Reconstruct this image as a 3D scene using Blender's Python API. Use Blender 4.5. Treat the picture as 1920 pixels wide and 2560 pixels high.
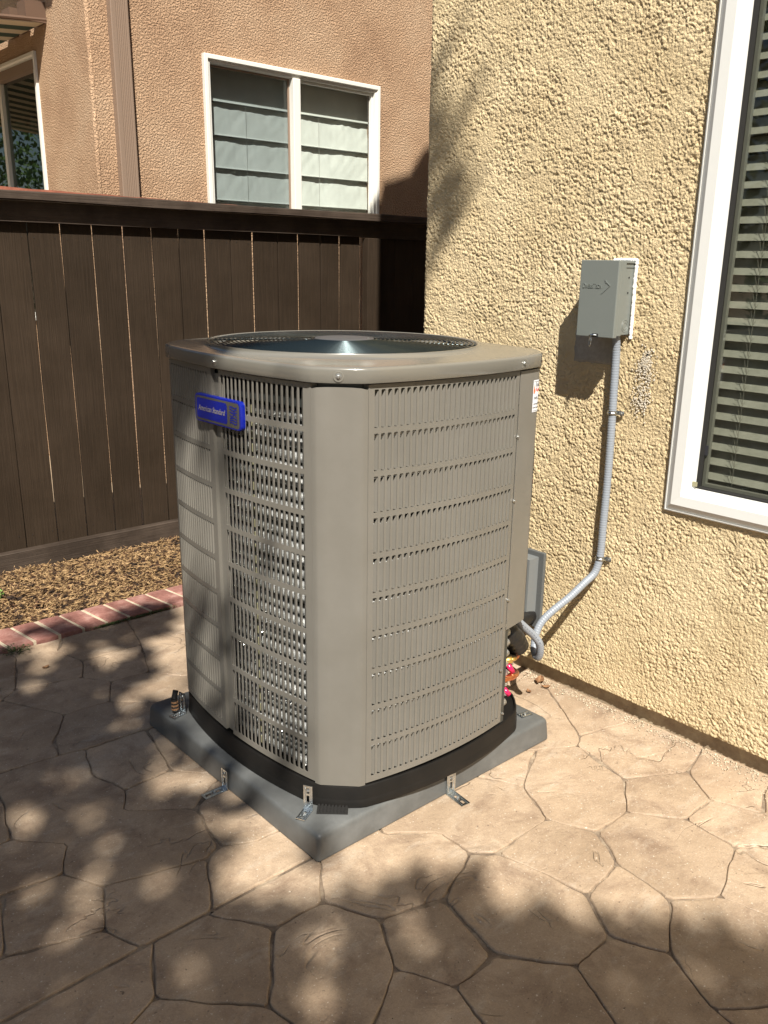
import bpy, bmesh, math, random, json
import numpy as np
from mathutils import Vector, Matrix, noise
R = math.radians
rnd = random.Random(7)
for o in list(bpy.data.objects): bpy.data.objects.remove(o)
S = bpy.context.scene
C = S.collection

# ------------------------------------------------------------- camera, sky, sun
cam_d = bpy.data.cameras.new('camera'); cam = bpy.data.objects.new('camera', cam_d); C.objects.link(cam)
yaw, pitch, roll = R(42.473), R(16.832), R(-1.031)
f = Vector((math.sin(yaw)*math.cos(pitch), math.cos(yaw)*math.cos(pitch), -math.sin(pitch)))
r_ = Vector((math.cos(yaw), -math.sin(yaw), 0)); d_ = f.cross(r_)
rr = math.cos(roll)*r_ + math.sin(roll)*d_; dd = -math.sin(roll)*r_ + math.cos(roll)*d_
m = Matrix.Identity(4)
for i in range(3):
    m[i][0] = rr[i]; m[i][1] = -dd[i]; m[i][2] = -f[i]
m[2][3] = 1.457
cam.matrix_world = m
cam_d.sensor_fit = 'HORIZONTAL'; cam_d.sensor_width = 36
cam_d.lens = 2169.826/1920*36
cam_d.shift_x = -33.0/1920; cam_d.shift_y = 36.5/1920
cam_d.clip_start = .02; cam_d.clip_end = 2000
S.camera = cam

SUN = Vector((.384, .531, -.755)).normalized()      # direction the light travels
sun_d = bpy.data.lights.new('sun', 'SUN'); sun_d.energy = 5.0; sun_d.angle = R(.53); sun_d.color = (1, .955, .87)
sun = bpy.data.objects.new('sun', sun_d); C.objects.link(sun)
sun.rotation_euler = SUN.to_track_quat('-Z', 'Y').to_euler(); sun.location = (-6, -8, 12)
W = bpy.data.worlds.new('World'); S.world = W; W.use_nodes = True
wn = W.node_tree.nodes; wl = W.node_tree.links
bg = wn['Background']; sky = wn.new('ShaderNodeTexSky'); sky.sky_type = 'NISHITA'; sky.sun_disc = False
sky.sun_elevation = math.asin(.755); sky.sun_rotation = math.atan2(-.384, -.531)
sky.air_density = 1.0; sky.dust_density = 1.0; sky.ozone_density = 1.0
wl.new(sky.outputs[0], bg.inputs[0]); bg.inputs[1].default_value = .05
S.view_settings.view_transform = 'Standard'; S.view_settings.look = 'None'
S.view_settings.exposure = .84; S.view_settings.gamma = 1; S.view_settings.use_curve_mapping = False

# ------------------------------------------------------------- materials
def mat(name, col, rough=.6, metal=0, spec=.5, var=None, vscale=8, vdetail=4, bump=0, bscale=60, bdist=.004, coat=0, extra=None, bdetail=6):
    M = bpy.data.materials.new(name); M.use_nodes = True
    N = M.node_tree.nodes; L = M.node_tree.links; P = N['Principled BSDF']
    P.inputs['Base Color'].default_value = (*col, 1); P.inputs['Roughness'].default_value = rough
    P.inputs['Metallic'].default_value = metal; P.inputs['Specular IOR Level'].default_value = spec
    P.inputs['Coat Weight'].default_value = coat; P.inputs['Coat Roughness'].default_value = .15
    G = N.new('ShaderNodeNewGeometry'); src = G.outputs['Position']
    if var:
        T = N.new('ShaderNodeTexNoise'); T.inputs['Scale'].default_value = vscale; T.inputs['Detail'].default_value = vdetail
        T.inputs['Roughness'].default_value = .65
        L.new(src, T.inputs['Vector'])
        Rp = N.new('ShaderNodeValToRGB'); e = Rp.color_ramp.elements
        e[0].position = .33; e[1].position = .67; e[0].color = (*var[0], 1); e[1].color = (*var[-1], 1)
        for i, c in enumerate(var[1:-1]):
            q = e.new(.33+.34*(i+1)/(len(var)-1)); q.color = (*c, 1)
        L.new(T.outputs['Fac'], Rp.inputs['Fac']); L.new(Rp.outputs['Color'], P.inputs['Base Color'])
    if bump:
        T2 = N.new('ShaderNodeTexNoise'); T2.inputs['Scale'].default_value = bscale; T2.inputs['Detail'].default_value = bdetail
        T2.inputs['Roughness'].default_value = .6; L.new(src, T2.inputs['Vector'])
        B = N.new('ShaderNodeBump'); B.inputs['Strength'].default_value = bump; B.inputs['Distance'].default_value = bdist
        L.new(T2.outputs['Fac'], B.inputs['Height']); L.new(B.outputs['Normal'], P.inputs['Normal'])
    if extra: extra(N, L, P, src)
    return M

def wood_extra(vertical, grain_axis=2):
    def f_(N, L, P, src):
        mp = N.new('ShaderNodeMapping'); sc = [90, 90, 90]; sc[grain_axis] = 3
        mp.inputs['Scale'].default_value = sc; L.new(src, mp.inputs['Vector'])
        T = N.new('ShaderNodeTexNoise'); T.inputs['Scale'].default_value = 1.6; T.inputs['Detail'].default_value = 5; T.inputs['Distortion'].default_value = .6
        L.new(mp.outputs[0], T.inputs['Vector'])
        src_c = P.inputs['Base Color'].links[0].from_socket
        hv = N.new('ShaderNodeHueSaturation'); mr = N.new('ShaderNodeMapRange'); mr.inputs[1].default_value = .3; mr.inputs[2].default_value = .7; mr.inputs[3].default_value = .86; mr.inputs[4].default_value = 1.15
        oi = N.new('ShaderNodeObjectInfo'); m2 = N.new('ShaderNodeMapRange'); m2.inputs[3].default_value = .9; m2.inputs[4].default_value = 1.12; L.new(oi.outputs['Random'], m2.inputs[0])
        mu = N.new('ShaderNodeMath'); mu.operation = 'MULTIPLY'; L.new(T.outputs['Fac'], mr.inputs[0]); L.new(mr.outputs[0], mu.inputs[0]); L.new(m2.outputs[0], mu.inputs[1])
        L.new(mu.outputs[0], hv.inputs['Value']); L.new(src_c, hv.inputs['Color']); L.new(hv.outputs[0], P.inputs['Base Color'])
        B = N.new('ShaderNodeBump'); B.inputs['Strength'].default_value = .8; B.inputs['Distance'].default_value = .003
        L.new(T.outputs['Fac'], B.inputs['Height']); L.new(B.outputs['Normal'], P.inputs['Normal'])
    return f_

def stucco_extra(scale, dist, strength):
    def f_(N, L, P, src):
        T = N.new('ShaderNodeTexNoise'); T.inputs['Scale'].default_value = scale; T.inputs['Detail'].default_value = 5; T.inputs['Roughness'].default_value = .55
        L.new(src, T.inputs['Vector'])
        rp = N.new('ShaderNodeValToRGB'); rp.color_ramp.elements[0].position = .38; rp.color_ramp.elements[1].position = .6
        L.new(T.outputs['Fac'], rp.inputs['Fac'])
        B = N.new('ShaderNodeBump'); B.inputs['Strength'].default_value = strength; B.inputs['Distance'].default_value = dist
        L.new(rp.outputs['Color'], B.inputs['Height']); L.new(B.outputs['Normal'], P.inputs['Normal'])
    return f_

MT = {}
MT['stucco_y'] = mat('yellow_stucco', (.655, .52, .315), .92, var=[(.59, .46, .27), (.69, .555, .345)], vscale=3, spec=.15, extra=stucco_extra(170, .0025, .8))
MT['stucco_p'] = mat('pink_stucco', (.55, .36, .22), .92, var=[(.455, .285, .175), (.55, .36, .225), (.60, .415, .27)], vscale=1.6, vdetail=7, spec=.15, extra=stucco_extra(85, .011, 1.0))
MT['concrete'] = mat('foundation_concrete', (.30, .235, .16), .9, var=[(.24, .18, .12), (.38, .31, .21)], vscale=22, bump=.5, bscale=90)
MT['white_vinyl'] = mat('white_vinyl', (.65, .645, .615), .4)
MT['trim_white'] = mat('white_painted_frame', (.72, .70, .64), .4)
MT['fence'] = mat('brown_painted_wood', (.027, .0185, .0125), .72, var=[(.027, .0178, .0108), (.036, .0242, .0155)], vscale=4, extra=wood_extra(True, 2), spec=.15)
MT['fence_h'] = mat('brown_painted_rail', (.045, .032, .023), .68, var=[(.036, .025, .018), (.065, .047, .035)], vscale=6, extra=wood_extra(True, 0), spec=.25)
MT['redwood'] = mat('bare_redwood', (.26, .085, .05), .8, var=[(.2, .06, .035), (.34, .12, .07)], vscale=20)
MT['downspout'] = mat('tan_painted_metal', (.235, .165, .12), .45)
MT['ac'] = mat('taupe_painted_steel', (.166, .154, .132), .34, var=[(.156, .145, .124), (.166, .154, .132), (.180, .168, .146)], vscale=4, vdetail=9, spec=.5, bump=.04, bscale=700, bdist=.0005)
MT['ac_lid'] = mat('glossy_taupe_lid', (.165, .155, .132), .22, spec=.6, coat=.35)
MT['base'] = mat('black_plastic_base', (.008, .007, .0065), .55, spec=.3, var=[(.006, .0055, .005), (.011, .0095, .008)], vscale=10, bump=.1, bscale=120, bdist=.001)
MT['inner'] = mat('dark_interior', (.012, .012, .012), .7)
MT['flange'] = mat('galvanized_dark_flange', (.07, .075, .07), .45, metal=.5)
MT['grille'] = mat('teal_coated_wire', (.035, .05, .054), .24, spec=.9, metal=.75)
MT['hub'] = mat('dark_hub_plastic', (.07, .068, .068), .5)
MT['screw'] = mat('zinc_screw', (.5, .5, .48), .3, metal=.9)
MT['zinc'] = mat('galvanized_steel', (.62, .66, .68), .27, metal=1, var=[(.5, .54, .56), (.72, .76, .78)], vscale=60, bump=.08, bscale=140, bdist=.001)
MT['blue'] = mat('blue_badge', (.003, .012, .25), .3, coat=.3)
MT['badge_grey'] = mat('badge_grey_print', (.075, .07, .06), .35)
MT['badge_letters'] = mat('badge_lettering', (.30, .27, .25), .4)
MT['paper'] = mat('white_label', (.78, .79, .82), .4)
MT['ink'] = mat('black_ink', (.03, .03, .035), .5)
MT['orange'] = mat('orange_print', (.85, .16, .03), .5)
MT['red'] = mat('red_print', (.75, .05, .02), .5)
MT['yellowp'] = mat('yellow_print', (.8, .5, .03), .5)
MT['pad'] = mat('grey_composite_pad', (.108, .110, .107), .42, var=[(.078, .080, .078), (.105, .108, .105), (.155, .158, .154)], vscale=4, vdetail=9, spec=.5, bump=.12, bscale=260, bdist=.0012)
MT['rubber'] = mat('black_rubber', (.012, .011, .010), .7)
MT['box'] = mat('grey_enamel_box', (.168, .182, .168), .36, var=[(.163, .177, .163), (.173, .187, .173)], vscale=5)
MT['caulk'] = mat('white_caulk', (.8, .79, .76), .8, bump=.5, bscale=200)
MT['conduit'] = mat('grey_pvc_conduit', (.25, .275, .31), .38, spec=.5)
MT['copper'] = mat('copper_pipe', (.75, .28, .13), .3, metal=1, var=[(.62, .2, .09), (.8, .34, .17)], vscale=30)
MT['brass'] = mat('brass_valve', (.78, .52, .16), .35, metal=.9)
MT['redcap'] = mat('magenta_cap', (.62, .01, .09), .25, coat=.3)
MT['foam'] = mat('black_pipe_insulation', (.012, .011, .010), .38, bump=.3, bscale=90)
MT['hood'] = mat('grey_hood_plastic', (.15, .158, .158), .35)
MT['vent'] = mat('grey_vent_plastic', (.10, .105, .105), .45)
MT['brick'] = mat('stamped_red_brick', (.28, .13, .10), .8, var=[(.17, .068, .052), (.275, .125, .1), (.40, .23, .19)], vscale=14, vdetail=7, bump=.35, bscale=70, bdist=.004)
MT['mortar'] = mat('cream_mortar', (.50, .42, .30), .85, var=[(.42, .34, .24), (.56, .48, .35)], vscale=30, bump=.3)
MT['soil'] = mat('dark_soil', (.05, .032, .02), .95, var=[(.03, .02, .012), (.09, .055, .03)], vscale=25, bump=.8, bscale=60, bdist=.01)
MT['dirt'] = mat('dry_ground', (.30, .22, .15), .95, var=[(.24, .17, .11), (.36, .27, .18)], vscale=3, bump=.5)
MT['leaf'] = mat('tree_leaf', (.05, .10, .02), .55, var=[(.035, .07, .014), (.08, .14, .03)], vscale=3)
MT['bark'] = mat('tree_bark', (.12, .08, .05), .9, bump=.8, bscale=30, bdist=.02)
MT['weed'] = mat('weed_leaf', (.16, .30, .05), .5, var=[(.1, .22, .03), (.26, .42, .12)], vscale=40)
MT['moss'] = mat('green_moss', (.05, .075, .02), .9, var=[(.03, .05, .012), (.09, .12, .035)], vscale=60)
MT['dryleaf'] = mat('dry_brown_leaf', (.24, .11, .05), .8, var=[(.13, .055, .022), (.34, .19, .09)], vscale=60)
MT['fabric'] = mat('white_shade_fabric', (.66, .69, .66), .85, var=[(.62, .65, .62), (.7, .73, .70)], vscale=6)
MT['slat'] = mat('grey_wood_slat', (.52, .535, .49), .6, var=[(.47, .485, .44), (.57, .585, .54)], vscale=30)
MT['pale_room'] = mat('pale_room', (.55, .54, .5), .9)
MT['sash_grey'] = mat('grey_screen_frame', (.34, .35, .33), .5)
MT['room'] = mat('dark_room', (.02, .02, .02), .9)
MT['curtain'] = mat('green_grey_curtain', (.12, .17, .14), .8)
MT['cord'] = mat('blind_cord', (.3, .3, .27), .7)
MT['roof'] = mat('brown_roof_tile', (.16, .09, .06), .8, bump=.5, bscale=12)
MT['eave'] = mat('brown_eave_wood', (.11, .06, .035), .7, bump=.3, bscale=30)
MT['cloth_c'] = mat('cream_awning_stripe', (.55, .48, .36), .85)
MT['cloth_g'] = mat('green_awning_stripe', (.03, .06, .045), .85)
MT['alu'] = mat('aluminium_fin', (.78, .79, .78), .24, metal=1, var=[(.6, .6, .58), (.9, .9, .88)], vscale=90)
MT['tube'] = mat('aluminium_coil_tube', (.6, .61, .6), .4, metal=.7, var=[(.42, .43, .42), (.6, .61, .6), (.82, .82, .8)], vscale=45, vdetail=8, bump=1.0, bscale=420, bdist=.003)
MT['oldtag'] = mat('cream_tape', (.30, .28, .17), .7)

def glass(name, tint, ior=1.5, rough=.0):
    M = bpy.data.materials.new(name); M.use_nodes = True; N = M.node_tree.nodes; L = M.node_tree.links
    N.clear(); O = N.new('ShaderNodeOutputMaterial'); T = N.new('ShaderNodeBsdfTransparent'); T.inputs[0].default_value = (*tint, 1)
    Gs = N.new('ShaderNodeBsdfGlossy'); Gs.inputs['Roughness'].default_value = rough
    F = N.new('ShaderNodeFresnel'); F.inputs[0].default_value = ior
    X = N.new('ShaderNodeMixShader'); Gm = N.new('ShaderNodeNewGeometry'); mr = N.new('ShaderNodeMapRange'); mr.inputs[3].default_value = ior; mr.inputs[4].default_value = 1/ior; L.new(Gm.outputs['Backfacing'], mr.inputs[0]); L.new(mr.outputs[0], F.inputs[0]); L.new(F.outputs[0], X.inputs[0]); L.new(T.outputs[0], X.inputs[1]); L.new(Gs.outputs[0], X.inputs[2]); L.new(X.outputs[0], O.inputs[0])
    return M
MT['glass_blind'] = glass('window_glass_blind', (.76, .76, .725))
MT['glass_clear'] = glass('window_glass_clear', (.955, .965, .95))
MT['glass_screen'] = glass('window_glass_screened', (.78, .80, .80))
MT['glass_dark'] = glass('window_glass_patio', (.55, .62, .58), 1.6)

# stamped concrete: warm tan colour with brown-grey antiquing, pale dust, chiselled relief
def stone_mat(name, scale_dark=1.0):
    M = bpy.data.materials.new(name); M.use_nodes = True; N = M.node_tree.nodes; L = M.node_tree.links; P = N['Principled BSDF']
    G = N.new('ShaderNodeNewGeometry'); src = G.outputs['Position']
    def noise_(scale, detail, rough=.6, dist=0, vec=None):
        t = N.new('ShaderNodeTexNoise'); t.inputs['Scale'].default_value = scale; t.inputs['Detail'].default_value = detail
        t.inputs['Roughness'].default_value = rough; t.inputs['Distortion'].default_value = dist
        L.new(vec or src, t.inputs['Vector']); return t.outputs['Fac']
    def ramp(fac, *st):
        r = N.new('ShaderNodeValToRGB'); e = r.color_ramp.elements
        e[0].position, e[0].color = st[0][0], (*st[0][1], 1); e[1].position, e[1].color = st[-1][0], (*st[-1][1], 1)
        for p, c in st[1:-1]: q = e.new(p); q.color = (*c, 1)
        L.new(fac, r.inputs['Fac']); return r.outputs['Color']
    def mix(fac, a, b, mode='MIX'):
        x = N.new('ShaderNodeMix'); x.data_type = 'RGBA'; x.blend_type = mode
        if isinstance(fac, float): x.inputs[0].default_value = fac
        else: L.new(fac, x.inputs[0])
        L.new(a, x.inputs[6]); L.new(b, x.inputs[7]); return x.outputs[2]
    base = ramp(noise_(3.2, 6, .62), (.3, (.31, .225, .150)), (.5, (.41, .305, .21)), (.7, (.48, .37, .265)))
    oi = N.new('ShaderNodeObjectInfo')
    hv = N.new('ShaderNodeHueSaturation'); mr = N.new('ShaderNodeMapRange'); mr.inputs[3].default_value = .88; mr.inputs[4].default_value = 1.1
    L.new(oi.outputs['Random'], mr.inputs[0]); L.new(mr.outputs[0], hv.inputs['Value']); L.new(base, hv.inputs['Color'])
    smudge = ramp(noise_(6.5, 8, .72, .5), (.46, (0, 0, 0)), (.70, (.9, .9, .9)))
    brown = N.new('ShaderNodeRGB'); brown.outputs[0].default_value = (.205, .14, .095, 1)
    c1 = mix(smudge, hv.outputs[0], brown.outputs[0])
    # pale efflorescence stretched by rain
    mp = N.new('ShaderNodeMapping'); mp.inputs['Scale'].default_value = (1, 2.4, 1); mp.inputs['Rotation'].default_value = (0, 0, .5); L.new(src, mp.inputs['Vector'])
    pale = ramp(noise_(5.5, 9, .74, .3, mp.outputs[0]), (.54, (0, 0, 0)), (.76, (.8, .8, .8)))
    pc = N.new('ShaderNodeRGB'); pc.outputs[0].default_value = (.50, .42, .33, 1)
    c2 = mix(pale, c1, pc.outputs[0])
    # fine speckle of grit
    pit = ramp(noise_(70, 3, .6), (.66, (0, 0, 0)), (.74, (.8, .8, .8)))
    pk = N.new('ShaderNodeRGB'); pk.outputs[0].default_value = (.12, .085, .06, 1)
    c2 = mix(pit, c2, pk.outputs[0])
    gr = noise_(240, 4, .7); hg = N.new('ShaderNodeHueSaturation'); mg = N.new('ShaderNodeMapRange'); mg.inputs[1].default_value = .3; mg.inputs[2].default_value = .7; mg.inputs[3].default_value = .84; mg.inputs[4].default_value = 1.14
    L.new(gr, mg.inputs[0]); L.new(mg.outputs[0], hg.inputs['Value']); L.new(c2, hg.inputs['Color']); c2 = hg.outputs[0]
    sp = ramp(noise_(150, 2, .5), (.67, (0, 0, 0)), (.73, (1, 1, 1)))
    sc_ = N.new('ShaderNodeRGB'); sc_.outputs[0].default_value = (.58, .50, .40, 1)
    c3 = mix(sp, c2, sc_.outputs[0])
    L.new(c3, P.inputs['Base Color']); P.inputs['Roughness'].default_value = .62; P.inputs['Specular IOR Level'].default_value = .35
    # relief: broad chisel facets + wandering creases + grain
    add1 = N.new('ShaderNodeMath'); add1.operation = 'MULTIPLY_ADD'; add1.inputs[1].default_value = 1.0
    wv = noise_(9, 3, .5, 1.2); L.new(wv, add1.inputs[0])
    cr = N.new('ShaderNodeValToRGB'); e = cr.color_ramp.elements; e[0].position = .485; e[0].color = (1, 1, 1, 1); e[1].position = .515; e[1].color = (1, 1, 1, 1)
    q = e.new(.5); q.color = (.25, .25, .25, 1)
    L.new(noise_(3.4, 3, .55, 1.6), cr.inputs['Fac'])
    gate = ramp(noise_(4.3, 1), (.56, (0, 0, 0)), (.62, (1, 1, 1)))
    one = N.new('ShaderNodeRGB'); one.outputs[0].default_value = (1, 1, 1, 1)
    crease = mix(gate, one.outputs[0], cr.outputs['Color'])
    L.new(crease, add1.inputs[2])
    add2 = N.new('ShaderNodeMath'); add2.operation = 'MULTIPLY_ADD'; add2.inputs[1].default_value = .42
    L.new(noise_(85, 5, .6), add2.inputs[0]); L.new(add1.outputs[0], add2.inputs[2])
    B = N.new('ShaderNodeBump'); B.inputs['Strength'].default_value = .9; B.inputs['Distance'].default_value = .0048
    L.new(add2.outputs[0], B.inputs['Height']); L.new(B.outputs['Normal'], P.inputs['Normal'])
    return M
MT['stone'] = stone_mat('stamped_concrete')
MT['joint'] = mat('joint_grout', (.2, .145, .1), .9, var=[(.10, .072, .05), (.22, .165, .115), (.38, .30, .21)], vscale=18, vdetail=8, bump=.6, bscale=120)

# ------------------------------------------------------------- helpers
def mesh(name, V, F, m, smooth=False, slots=None, idx=None):
    me = bpy.data.meshes.new(name); me.from_pydata([tuple(v) for v in V], [], F)
    for q in (slots or [m]): me.materials.append(MT[q] if isinstance(q, str) else q)
    if idx: me.polygons.foreach_set('material_index', idx)
    if smooth: me.polygons.foreach_set('use_smooth', [True]*len(me.polygons))
    me.update(); return me
def tag(o, label=None, cat=None, group=None, kind=None):
    if label: o['label'] = label
    if cat: o['category'] = cat
    if group: o['group'] = group
    if kind: o['kind'] = kind
    return o
WL = {}
def thing(name, loc, label, cat, group=None):
    o = bpy.data.objects.new(name, None); o.empty_display_size = .05; C.objects.link(o); o.location = loc
    WL[o.name] = Vector(loc); return tag(o, label, cat, group)
def obj(name, V, F, m, parent=None, smooth=False, at=None, slots=None, idx=None):
    """vertices are world coordinates; at = world position of the object's own origin"""
    org = Vector(at) if at is not None else (WL[parent.name] if parent else Vector((0, 0, 0)))
    me = mesh(name, [Vector(v)-org for v in V], F, m, smooth, slots, idx)
    return link(name, me, org, parent)
def link(name, me, org=(0, 0, 0), parent=None, rot=None):
    o = bpy.data.objects.new(name, me); C.objects.link(o)
    org = Vector(org); WL[o.name] = org
    o.location = org-(WL[parent.name] if parent else Vector((0, 0, 0)))
    if parent: o.parent = parent
    if rot: o.rotation_euler = rot
    return o
class MB:
    def __init__(s): s.V = []; s.F = []; s.I = []
    def add(s, V, F, i=0):
        n = len(s.V); s.V += [Vector(v) for v in V]; s.F += [tuple(a+n for a in q) for q in F]; s.I += [i]*len(F); return s
    def box(s, a, b, i=0):
        x0, y0, z0 = a; x1, y1, z1 = b
        return s.add([(x0,y0,z0),(x1,y0,z0),(x1,y1,z0),(x0,y1,z0),(x0,y0,z1),(x1,y0,z1),(x1,y1,z1),(x0,y1,z1)],
              [(0,3,2,1),(4,5,6,7),(0,1,5,4),(1,2,6,5),(2,3,7,6),(3,0,4,7)], i)
    def bevel_box(s, a, b, c=.003, i=0):
        bm = bmesh.new(); bmesh.ops.create_cube(bm, size=1)
        for v in bm.verts: v.co = Vector([(a[k]+b[k])/2+v.co[k]*(b[k]-a[k]) for k in range(3)])
        bmesh.ops.bevel(bm, geom=bm.edges[:], offset=c, segments=2, profile=.6, affect='EDGES')
        bm.verts.index_update(); s.add([v.co.copy() for v in bm.verts], [tuple(v.index for v in q.verts) for q in bm.faces], i); bm.free(); return s
    def tube(s, pts, rad, n=10, cap=True, i=0, radf=None):
        pts = [Vector(p) for p in pts]; up = Vector((0, 0, 1)); V = []; F = []
        t0 = (pts[1]-pts[0]).normalized(); a = t0.cross(up)
        if a.length < .01: a = Vector((1, 0, 0))
        a.normalize()
        for k, p in enumerate(pts):
            t = (pts[min(k+1, len(pts)-1)]-pts[max(k-1, 0)]).normalized()
            a = (a-t*a.dot(t)).normalized(); b = t.cross(a); q = radf(k) if radf else rad
            for j in range(n):
                w = 2*math.pi*j/n; V.append(p+q*(math.cos(w)*a+math.sin(w)*b))
        for k in range(len(pts)-1):
            for j in range(n): F.append((k*n+j, k*n+(j+1)%n, (k+1)*n+(j+1)%n, (k+1)*n+j))
        if cap: F.append(tuple(range(n))[::-1]); F.append(tuple((len(pts)-1)*n+j for j in range(n)))
        return s.add(V, F, i)
    def loops(s, Ls, closed=True, cap0=False, cap1=False, i=0):
        n = len(Ls[0]); V = [v for l in Ls for v in l]; F = []
        for k in range(len(Ls)-1):
            for j in range(n if closed else n-1): F.append((k*n+j, k*n+(j+1)%n, (k+1)*n+(j+1)%n, (k+1)*n+j))
        if cap0: F.append(tuple(range(n))[::-1])
        if cap1: F.append(tuple((len(Ls)-1)*n+j for j in range(n)))
        return s.add(V, F, i)
    def build(s, name, m, parent=None, smooth=False, at=None, slots=None):
        return obj(name, s.V, s.F, m, parent, smooth, at, slots, s.I if slots else None)
def catmull(P, n=8):
    P = [Vector(p) for p in P]; P = [P[0]*2-P[1]]+P+[P[-1]*2-P[-2]]; o = []
    for i in range(1, len(P)-2):
        for k in range(n):
            t = k/n; a, b, c, d = P[i-1:i+3]
            o.append(.5*((2*b)+(c-a)*t+(2*a-5*b+4*c-d)*t*t+(3*b-a-3*c+d)*t**3))
    o.append(P[-2]); return o
def shade_smooth_angle(o, deg=35):
    me = o.data; me.polygons.foreach_set('use_smooth', [True]*len(me.polygons)); me.set_sharp_from_angle(angle=R(deg))
def text_mesh(body, size, extrude=.0004, shear=0, align='LEFT', spacing=1.0):
    cu = bpy.data.curves.new('lettering', 'FONT'); cu.body = body; cu.size = size; cu.extrude = extrude; cu.shear = shear; cu.align_x = align; cu.space_character = spacing; cu.resolution_u = 3
    o = bpy.data.objects.new('lettering', cu); C.objects.link(o); dg = bpy.context.evaluated_depsgraph_get(); dg.update()
    me = bpy.data.meshes.new_from_object(o.evaluated_get(dg)); V = [v.co.copy() for v in me.vertices]; F = [tuple(p.vertices) for p in me.polygons]
    bpy.data.objects.remove(o); bpy.data.meshes.remove(me); return V, F
def value_noise(h, w, cell, rs):
    gh, gw = int(h/cell)+3, int(w/cell)+3; g = rs.rand(gh, gw)
    y = np.arange(h)/cell; x = np.arange(w)/cell; yi = y.astype(int); xi = x.astype(int); fy = y-yi; fx = x-xi
    fy = fy*fy*(3-2*fy); fx = fx*fx*(3-2*fx)
    a = g[yi][:, xi]; b = g[yi][:, xi+1]; c = g[yi+1][:, xi]; d = g[yi+1][:, xi+1]
    return (a*(1-fx)+b*fx)*(1-fy[:, None])+(c*(1-fx)+d*fx)*fy[:, None]
def grid_faces(h, w):
    i = np.arange(h*w).reshape(h, w); return np.stack([i[:-1, :-1], i[:-1, 1:], i[1:, 1:], i[1:, :-1]], -1).reshape(-1, 4)
def grid_mesh(name, co, faces, m):
    me = bpy.data.meshes.new(name); me.vertices.add(len(co)); me.vertices.foreach_set('co', co.astype(np.float32).ravel())
    nf = len(faces); me.loops.add(nf*4); me.loops.foreach_set('vertex_index', faces.astype(np.int32).ravel())
    me.polygons.add(nf); me.polygons.foreach_set('loop_start', (np.arange(nf)*4).astype(np.int32)); me.polygons.foreach_set('loop_total', np.full(nf, 4, np.int32))
    me.polygons.foreach_set('use_smooth', np.ones(nf, bool)); me.materials.append(MT[m]); me.update(); me.validate(); return me
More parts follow.
